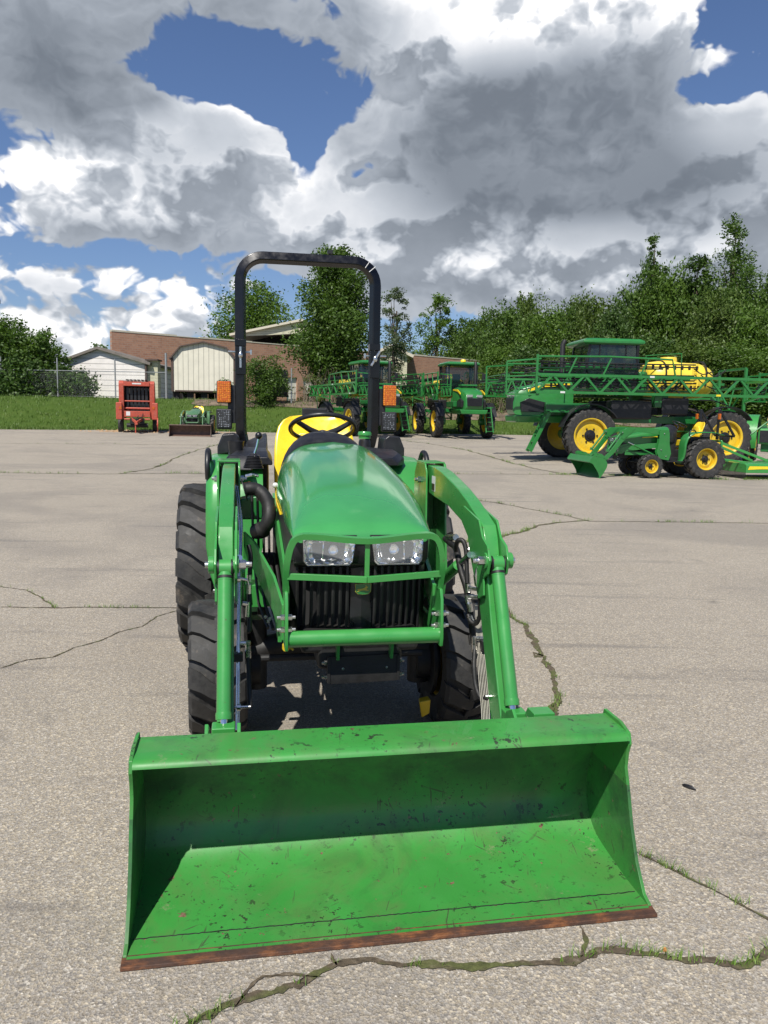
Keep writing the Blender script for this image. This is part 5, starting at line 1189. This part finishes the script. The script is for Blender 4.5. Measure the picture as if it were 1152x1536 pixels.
q.add([(0,.4,0),(.4,.4,0),(.4+rl.x,rl.y,0),(rl.x,rl.y,0),(0,.4,HT),(.4,.4,HT),(.4+rl.x,rl.y,HT),(rl.x,rl.y,HT)],[(0,3,2,1),(4,5,6,7),(0,1,5,4),(1,2,6,5),(2,3,7,6),(3,0,4,7)])
q.box((L+.2,8,HT/2),(.4,15,HT))
part(q,'wall','brick',bw)
for x0_,x1_ in xs_:
    q=MB(); q.box(((x0_+x1_)/2,.25,1.8),(x1_-x0_,.1,3.6)); d_=part(q,'loading_door','doorw',bw)
    q=MB()
    for i in range(6): q.box(((x0_+x1_)/2,.19,.3+i*.6),(x1_-x0_-.1,.02,.05))
    part(q,'panel_rib','roofcream',d_)
q=MB(); q.add([(.5,.5,HT-.3),(L,.5,HT-.3),(L,15,HT-.3),(rl.x+.6,rl.y,HT-.3)],[(0,1,2,3)]); part(q,'roof','roofgrey',bw)
q=MB(); x=0
while x<L-1:
    w_=random.uniform(2,6); h_=random.uniform(.05,.16); q.box((x+w_/2,.2,HT+h_/2),(w_-.01,.46,h_)); x+=w_
part(q,'coping','roofcream',bw)
q=MB(); q.box((wx(247),-.03,1.9),(1.1,.1,1.6)); part(q,'window','darkopen',bw)
q=MB()
for zz in(1.1,1.9,2.7): q.box((wx(247),-.095,zz),(1.2,.03,.06))
part(q,'window_bar','doorw',bw)
# gabled metal roof standing above the warehouse
def gable(name,px0,px1,py_eave,py_peak,Y,depth,zb,wm,rm,label,over=.35,open_=None,pkx=None,rt=.16,trim='trim'):
    x0_,x1_=xat(px0,Y),xat(px1,Y); ze0=zat(py_eave[0],px0,Y); ze1=zat(py_eave[1],px1,Y); pk=pkx or (px0+px1)/2; xp=xat(pk,Y); zp=zat(py_peak,pk,Y)
    o=empty(name,((x0_+x1_)/2,Y,zb),0,label,'building'); cx=(x0_+x1_)/2
    q=MB(); pr=[(x0_-cx,0),(x1_-cx,0),(x1_-cx,ze1-zb),(xp-cx,zp-zb),(x0_-cx,ze0-zb)]
    if open_: pr=[(x0_-cx,ze0-zb-open_),(x1_-cx,ze1-zb-open_),(x1_-cx,ze1-zb),(xp-cx,zp-zb),(x0_-cx,ze0-zb)]
    q.prism(pr,'y',0,.15); part(q,'gable_wall',wm,o)
    q=MB()
    if not open_: q.box((x0_-cx+.075,depth/2+.15,(ze0-zb)/2),(.15,depth-.3,ze0-zb-.02)); q.box((x1_-cx-.075,depth/2+.15,(ze1-zb)/2),(.15,depth-.3,ze1-zb-.02)); q.box((0,depth,(ze1-zb)/2),(x1_-x0_,.15,ze1-zb-.1)); part(q,'side_wall',wm,o)
    else:
        for xx in (x0_-cx+.2,x1_-cx-.2): q.box((xx,.1,(ze1-zb-open_)/2),(.3,.3,ze1-zb-open_)); q.box((xx,depth-.1,(ze1-zb-open_)/2),(.3,.3,ze1-zb-open_))
        part(q,'post',wm,o); q=MB(); q.box((0,depth*.5,(ze1-zb)*.5),(x1_-x0_-.8,.2,ze1-zb)); part(q,'back_wall','darkopen',o)
    q=MB(); q.strip([(x0_-cx-over,ze0-zb-over*(zp-ze0)/(xp-x0_)),(xp-cx,zp-zb+.0),(x1_-cx+over,ze1-zb-over*(zp-ze1)/(x1_-xp))],'y',-over,depth+over,rt); part(q,'roof',rm,o)
    return o,cx,ze1-zb
gable('metal_roof_shed',352,481,(503,497),482,80,14,1.8,'sidingcream','roofcream','cream gabled open shed rising above the brick wall inside the roll bar view',open_=.12,pkx=453,over=.4,rt=.22)
gable('tan_roof_building',560,609,(533,533),521,86,12,2.0,'sidingcream','roofcream','small cream gabled building between the right roll bar post and the far brick wall',rt=.3,over=.6)
ws,cxw,_=gable('white_shed',104,221,(541,546),524,63,11,2.3,'sidingwhite','roofgrey','white lap sided shed with low gable roof behind the red baler',pkx=150,over=.35,rt=.2)
q=MB(); q.box((xat(229,63)-ws.location.x,.6,(zat(541,229,63)-2.3)/2),(xat(237,63)-xat(222,63),.8,zat(541,229,63)-2.3)); part(q,'lean_to','sidingcream',ws)
q=MB(); q.box((xat(229,63)-ws.location.x,.5,zat(541,229,63)-2.3+.06),(1.0,1.3,.12)); q.tube([(xat(221,63)-ws.location.x,-.15,zat(547,221,63)-2.3),(xat(221,63)-ws.location.x,-.15,.3)],.09,8); part(q,'downspout','trim',ws)
# tan metal barn with gambrel roof
Yb=57; x0_,x1_=xat(260,Yb),xat(352,Yb); zb=zat(590,300,Yb)+.1; bx=(x0_+x1_)/2; bn=empty('metal_barn',(bx,Yb,zb),R(7),'cream ribbed metal shed with brown trim and gambrel roof, raised on blocks','shed')
hw=(x1_-x0_)/2; ze=zat(537,260,Yb)-zb; zm=zat(521,275,Yb)-zb; zp=zat(514,307,Yb)-zb
gp=[(-hw,ze),(-hw*.72,zm),(0,zp),(hw*.72,zm),(hw,ze)]
q=MB(); q.prism([(-hw,0),(hw,0)]+gp[::-1],'y',0,.1); q.box((-hw+.04,3.0,ze/2),(.08,5.8,ze)); q.box((hw-.04,3.0,ze/2),(.08,5.8,ze)); q.box((0,6,ze/2),(hw*2,.08,ze)); part(q,'wall','metalcream',bn)
q=MB(); q.strip([(-hw-.15,ze-.12)]+gp+[(hw+.15,ze-.12)],'y',-.2,6.2,.09); part(q,'roof','trim',bn)
q=MB()
for s in(-1,1): q.box((s*(hw-.03),-.03,ze/2),(.16,.06,ze))
q.box((0,-.03,.05),(hw*2-.4,.06,.1)); part(q,'trim_board','trim',bn)
q=MB()
for xx in(-2,-1,0,1,2):
    for yy in(.4,5.6): q.mark().box((xx*hw*.45,yy,-.35),(.45,.4,.7))
part(q,'foundation_block','darkopen',bn)
# dark utility trailer by the brick wall
tr=empty('dark_trailer',(xat(408,56),56,gz(0,57.5)-.1),R(5),'small dark box trailer standing half hidden behind the leafy bush','trailer')
q=MB(); q.box((0,0,1.35),(2.2,1.2,1.7)); part(q,'box','blackpaint',tr,bevel=.03)
q=MB(); q.box((0,0,.42),(2.3,1.25,.12)); q.tube([(-.5,-.7,.3),(-.5,.7,.3)],.05,8); part(q,'frame','cast',tr)
for s in(-1,1): q=MB(); q.lathe([(.12,-.09),(.28,-.1),(.32,-.06),(.32,.06),(.28,.1),(.12,.09)],'y',20,(0,s*.66,.32)); part(q,'wheel','rubber',tr)
# ------------------------------------------------------------------ chain link fence
fy=lambda x: 56.5
fn=empty('chain_link_fence',(0,56.5,0),0,'tall galvanised chain link fence along the top of the grass bank at left','fence')
pxs=[4,88,174,250]
for i,px in enumerate([-80]+pxs):
    x=xat(px,56.5); z0=gz(x,56.5); h=2.75 if px!=250 else 3.2
    q=MB(); q.tube([(x,0,z0-.1),(x,0,z0+h)],.05 if px!=250 else .08,8); q.build('fence_post',M['galv'],fn)
q=MB(); xs2=[xat(px,56.5) for px in(-80,4,88,174,250)]
for u,v_ in zip(xs2,xs2[1:]): q.tube([(u,0,gz(u,56.5)+1.85),(v_,0,gz(v_,56.5)+1.85)],.028,6); q.tube([(u,0,gz(u,56.5)+.08),(v_,0,gz(v_,56.5)+.08)],.01,5)
q.build('top_rail',M['galv'],fn)
def m_mesh():
    t=NT('fence_wire'); sp=t.n.new('ShaderNodeSeparateXYZ'); t.link(t.obj(),sp.inputs[0])
    u=t.math('ADD',sp.outputs[0],sp.outputs[2]); v=t.math('SUBTRACT',sp.outputs[0],sp.outputs[2])
    f1=t.math('FRACT',t.math('MULTIPLY',u,9)); f2=t.math('FRACT',t.math('MULTIPLY',v,9))
    a=t.math('MAXIMUM',t.math('LESS_THAN',f1,.025),t.math('LESS_THAN',f2,.025))
    return t.set(base=(.35,.36,.36),metal=.5,rough=.5,alpha=a)
M['mesh']=m_mesh()
q=MB()
for u,v_ in zip(xs2,xs2[1:]): q.box(((u+v_)/2,.02,gz(0,56.5)+.95),(v_-u,.004,1.8))
q.build('wire_mesh',M['mesh'],fn)
# light pole at the left edge
lp=empty('light_pole',(xat(1,80),80,2.0),0,'dark pole rising above the bushes at the left edge','pole')
q=MB(); q.tube([(0,0,0),(0,0,zat(456,1,80)-2)],.2,12); part(q,'pole','blackpaint',lp); q=MB(); q.box((-.15,0,zat(452,1,80)-2),(1.0,.5,.5)); part(q,'lamp_head','blackpaint',lp,bevel=.1)
# steel sign post and thin posts near the barn
def post(px,y0,y1,Y,r_,label,mt='galv'):
    x=xat(px,Y); z0=zat(y1,px,Y); z1=zat(y0,px,Y); q=MB(); q.tube([(x,Y,z0-.3),(x,Y,z1)],r_,8); o=q.build('steel_post',M[mt]); tag(o,label,'post')
post(437,552,613,54,.05,'thin grey post in front of the brick wall beside the leafy bush')
post(756,585,628,60,.05,'thin white post in front of the brush at the end of the far sprayer')
# ------------------------------------------------------------------ trees
def crown_mesh(name,blobs_,n,size,mat,seed=0,flat=.0,core=.12):
    r_=np.random.default_rng(seed); cs=np.array([b[:3] for b in blobs_],float); rs=np.array([b[3:6] for b in blobs_],float)
    vol=rs.prod(1)**.72; pr=vol/vol.sum(); P_=[]
    idx=r_.choice(len(blobs_),n,p=pr)
    d=r_.normal(size=(n,3)); d/=np.linalg.norm(d,axis=1)[:,None]
    # clumps: each blob gets sub-clumps on its surface, leaves gather round them
    sub={}
    pos=np.zeros((n,3))
    for b in range(len(blobs_)):
        m=idx==b; k=int(m.sum())
        if not k: continue
        ncl=max(7,int(k/42)); cd=r_.normal(size=(ncl,3)); cd/=np.linalg.norm(cd,axis=1)[:,None]; cr=r_.uniform(.45,1.08,ncl)[:,None]
        cc=cd*cr; w=r_.integers(0,ncl,k); sp_=.17+.10*r_.random((k,1))
        q_=cc[w]+r_.normal(size=(k,3))*sp_
        pos[m]=cs[b]+q_*rs[b]
    u=r_.normal(size=(n,3)); u[:,2]*=.7; u/=np.linalg.norm(u,axis=1)[:,None]
    v=np.cross(u,r_.normal(size=(n,3))); v/=np.linalg.norm(v,axis=1)[:,None]
    s=size*r_.uniform(.55,1.3,(n,1)); u=u*s; v=v*s*.55
    V=np.stack([pos-u,pos+v*.9-u*.1,pos+u,pos-v*.9+u*.1],1).reshape(-1,3); Q=np.arange(n*4).reshape(-1,4)
    return npmesh(name,V,Q,mat)
def trunk_mb(h,r0,ends,seed=0,lean=0):
    rr=random.Random(seed); q=MB(); pts=[Vector((rr.uniform(-.12,.12)*i/5*h*.15+lean*i/6,rr.uniform(-.1,.1)*i/5,h*i/6)) for i in range(7)]
    q.tube(spl(pts,3),[r0*(1-.7*i/18) for i in range(19)],8)
    for e_ in ends:
        e_=Vector(e_); t=rr.uniform(.35,.85); s_=pts[int(t*6)]; mid=s_.lerp(e_,.5)+Vector((0,0,rr.uniform(-.3,.1)))
        q.tube(spl([s_,mid,e_],4),[r0*.42*(1-.85*i/8) for i in range(9)],6)
    return q
def make_tree(kind,h,wd_,n,leaf,size,seed,base=.25,shape='round',label=None,cat='tree',gap=0,taper=1):
    rr=random.Random(seed); bl_=[]
    hh=h
    nb={'round':24,'column':14,'sparse':16,'spire':18,'bush':10}[shape]
    for i in range(nb):
        t=(i+.5)/nb; z=h*(base+(1-base)*t)
        if shape=='round': env=math.sin(math.pi*min(.93,.15+t*.80))**.42
        elif shape=='column': env=(math.sin(math.pi*min(.97,.12+t*.86)))**.4
        elif shape=='sparse': env=math.sin(math.pi*min(1,.2+t*.8))**.5
        elif shape=='spire': env=(1-t)**.65*.95+.10
        else: env=math.sqrt(max(0,1-t*t))*.95+.1
        a=i*2.4+rr.uniform(-.6,.6); rad=wd_/2*env*rr.uniform(.25,.62)
        br=wd_*env*rr.uniform(.24,.36)*({'sparse':.62,'spire':.95,'column':1.1}.get(shape,1)); br=max(br,wd_*.09)
        if shape=='round': z=min(z,h-br*.62)
        bl_.append((rad*math.cos(a),rad*math.sin(a),z-br*.3,br,br,br*rr.uniform(.7,1.0)))
    if shape=='round' or shape=='column': bl_.append((0,0,h*(base+.35*(1-base)),wd_*.3,wd_*.3,h*(1-base)*.33))
    bl_.append((rr.uniform(-.1,.1)*wd_,0,h-wd_*.16,wd_*.20,wd_*.20,wd_*.16)) if shape=='column' or shape=='sparse' else None if shape!='spire' else bl_.append((0,0,h-wd_*.12,wd_*.12,wd_*.12,wd_*.14)); bl_.append((rr.uniform(-.12,.12)*wd_,rr.uniform(-.1,.1)*wd_,h-wd_*.22,wd_*.16,wd_*.16,wd_*.16)) if shape=='column' else None
    t=empty(kind)
    me=crown_mesh('crown',bl_,n,size,M[leaf],seed); o=bpy.data.objects.new('crown',me); col.objects.link(o); o.parent=t
    ends=[(b_[0]*.8,b_[1]*.8,b_[2]) for b_ in bl_[::2]]
    trunk_mb(h*.8,max(.06,h*.022),ends,seed).build('trunk',M['bark'],t)
    return t
def put(t,px,Y,label,cat='tree',group=None,rz=None,sc=None,z=None):
    x=xat(px,Y); t.location=(x,Y,gz(x,Y)-.05 if z is None else z)
    if rz is not None: t.rotation_euler=(0,0,rz)
    if sc is not None: t.scale=sc if isinstance(sc,tuple) else (sc,)*3
    tag(t,label,cat,group)
def hgt(px,py,Y): return zat(py,px,Y)-gz(xat(px,Y),Y)
def wpx(n,Y): return n/F*Y
G1='trees behind the warehouse and yard'
put(make_tree('broadleaf_tree',hgt(505,370,57),wpx(114,57),46000,'leafA',.12,1,base=.20,shape='column'),503,57.5,'tall dense dark green tree seen through the roll bar',group=G1)
put(make_tree('broadleaf_tree',hgt(385,418,92),wpx(135,92),26000,'leafC',.18,2,base=.1,shape='round'),385,92,'round bright green tree behind the warehouse at the left roll bar post',group=G1)
put(make_tree('thin_tree',hgt(590,430,75),wpx(70,75),6500,'leafD',.11,3,base=.2,shape='sparse'),590,75,'thin grey green tree with sparse leaves right of the roll bar',group=G1)
put(make_tree('young_tree',hgt(655,440,104),wpx(78,104),6500,'leafC',.17,4,base=.25,shape='sparse'),652,104,'light green tree standing alone left of the wooded row',group=G1)
put(make_tree('broadleaf_tree',hgt(610,505,106),wpx(90,106),7000,'leafA',.16,5,base=.02,shape='bush'),618,106,'low green tree peeking over the far brick wall',group=G1)
put(make_tree('broadleaf_tree',hgt(162,514,90),wpx(40,90),2500,'leafA',.16,6,base=.4,shape='round'),152,90,'small treetop between the white shed roof and the brick wall corner',group=G1)
# bush mass at the left
for i,(px,top,w_,Y,n,lf) in enumerate(((5,472,130,59.5,24000,'leafA'),(55,494,95,59,18000,'leafA'),(100,550,88,58.4,12000,'leafB'),(-60,470,130,60,9000,'leafB'),(30,535,130,57.9,16000,'leafB'))):
    lab=['big bushy tree at the left edge behind the fence','leafy tree with feathery top behind the fence, second from the left edge','dark spreading evergreen shrub touching the white shed','tree mostly cut off by the left edge of the photo','low dark bush under the leafy trees at the left fence'][i]
    put(make_tree('shrub_tree' if top<520 else 'evergreen_shrub',hgt(px,top,Y),wpx(w_,Y),n,lf,.13,20+i,base=.03,shape='round' if top<520 else 'bush'),px,Y,lab,'tree' if top<520 else 'shrub')
put(make_tree('leafy_bush',hgt(398,530,53.5),wpx(72,53.5),7000,'leafA',.085,31,base=.1,shape='round'),397,53.5,'loose leafy bush in front of the brick wall, left inside the roll bar','shrub')
put(make_tree('leafy_bush',hgt(285,565,54),wpx(36,54),600,'leafC',.07,32,base=.4,shape='sparse'),338,54,'thin twiggy branch bush in front of the cream metal shed','shrub')
for i,(px,top,w_,n,lf) in enumerate(((470,560,50,2600,'leafE'),(520,565,55,3000,'leafB'),(560,575,60,2500,'leafE'),(612,580,60,2600,'leafE'),(655,585,50,1800,'leafA'),(745,590,60,2600,'leafE'),(790,588,60,2600,'leafE'))):
    put(make_tree('scrub_bush',hgt(px,top,55),wpx(w_,55),n,lf,.08,40+i,base=.05,shape='bush'),px,55.5,['tangled olive scrub at the foot of the tall tree','dark scrub under the tall tree trunk','olive scrub behind the half hidden sprayer','low olive scrub between the two far sprayers','green scrub behind the far sprayer facing the camera','brown green brush left of the big sprayer nose','brown green brush behind the big sprayer ladder'][i],'shrub','scrub bushes along the far edge of the lot')
# bare twigs in the scrub
q=MB(); random.seed(8)
for i in range(150):
    x=random.uniform(xat(440,55),xat(600,55)); z=gz(x,55)-.1; h=random.uniform(.8,2.6); q.tube([(x,54.8,z),(x+random.uniform(-.3,.3),54.8,z+h*.5),(x+random.uniform(-.7,.7),54.9,z+h)],[.018,.012,.005],4)
for i in range(90):
    x=random.uniform(xat(700,55),xat(800,55)); z=gz(x,55)-.1; h=random.uniform(.5,1.6); q.tube([(x,54.8,z),(x+random.uniform(-.3,.3),54.8,z+h*.5),(x+random.uniform(-.5,.5),54.9,z+h)],[.018,.012,.005],4)
o=q.build('dry_twigs',simple('dry_twig',(.16,.12,.085),.9),smooth=0); tag(o,kind='stuff')
# wooded row at right: prototypes then copies
protos=[]
for i,(sh,lf,n,b_) in enumerate((('round','leafA',21000,.02),('round','leafB',21000,.02),('round','leafE',20000,.02),('round','leafC',20000,.02))):
    protos.append((make_tree('woodland_tree',10,8.5,n,lf,.19,60+i,base=b_,shape=sh),[]))
row=[ # px, top py, width px, Y, proto
 (692,474,66,104,1),(718,462,70,100,0),(752,450,80,78,0),(785,438,75,84,2),(806,462,78,70,3),(838,452,72,80,0),(862,441,74,86,2),(893,446,80,78,2),(918,452,70,70,1),(945,415,95,76,0),(965,380,60,80,1),(985,400,80,74,3),(1010,412,80,80,1),(1035,400,90,74,0),(1062,430,90,66,2),(1098,425,90,70,0),(1125,455,90,62,3),(1150,400,80,72,1),(1170,410,100,74,0),(1195,420,110,68,1),
 (748,515,70,72,3),(790,515,90,64,1),(850,512,95,64,3),(905,505,100,64,0),(965,500,110,62,1),(1030,508,110,60,2),(1090,515,110,58,0),(1150,520,110,58,3),(1230,470,120,62,2)]
where=['at the left end of the wooded row','left of the middle of the wooded row','left part of the wooded row, round topped','behind the row, olive topped','bright green, standing forward in the row','mid row, above the big sprayer nose','olive crown above the mirror of the big sprayer','olive crown over the left of the sprayer cab','dark crown just over the sprayer cab','tall crown right above the sprayer cab','narrow high crown topping the row above the cab','bright crown right of the sprayer cab','dark crown above the yellow tank','tall crown above the yellow tank','olive crown right of the yellow tank','crown at the right of the yellow tank','bright crown near the right edge','dark high crown at the right edge','crown cut by the right edge','dark crown outside the right edge',
 'low bright tree behind the far sprayer','low dark tree left of the big sprayer','low bright tree behind the big sprayer nose','low tree behind the big sprayer cab','low dark tree behind the yellow tank','low olive tree right of the yellow tank','low tree behind the far right boom','low bright tree at the right edge','olive tree beyond the right edge']
used=[False]*4
for i,(px,top,w_,Y,pi_) in enumerate(row):
    pr=protos[pi_][0]
    t=pr if not used[pi_] else copy_tree(pr); used[pi_]=True
    hz=hgt(px,top,Y)/10.0; wz=wpx(w_,Y)/8.5*1.1
    put(t,px,Y,'woodland tree '+where[i],group='trees of the wooded row at right',rz=i*1.7,sc=(wz,wz,hz))
put(make_tree('tall_feathery_tree',hgt(968,352,75),wpx(80,75),11000,'leafA',.13,81,base=.30,shape='spire'),968,75,'tall feathery tree rising above the row over the sprayer cab',group='trees of the wooded row at right')
put(make_tree('tall_feathery_tree',hgt(1085,325,72),wpx(140,72),22000,'leafA',.13,82,base=.25,shape='spire'),1085,72,'tallest feathery tree of the row, near the right edge',group='trees of the wooded row at right')
put(make_tree('tall_feathery_tree',hgt(1030,385,73),wpx(70,73),6000,'leafB',.15,83,base=.3,shape='sparse'),1035,73,'feathery tree between the two tallest crowns',group='trees of the wooded row at right')
# brown earth and litter along the top of the bank
q=MB(); xs5=[-40+1.0*i for i in range(66)]; v=[]; 
random.seed(6)
rows=5
for x in xs5:
    c=56.6 if x<-13 else 54.6
    w_=.7 if x<-13 else 1.7
    for j in range(rows):
        y=c+(j/(rows-1)-.5)*2*w_*random.uniform(.8,1.1); v.append((x,y,gz(x,y)+.03))
f=[(i*rows+j,(i+1)*rows+j,(i+1)*rows+j+1,i*rows+j+1) for i in range(len(xs5)-1) for j in range(rows-1)]
M['litter']=simple('brown_litter',(.13,.095,.065),.95,var=.45,scale=1.6,bump=.5)
o=q.add(v,f).build('bare_earth',M['litter']); o['kind']='structure'
bpy.context.view_layer.update()
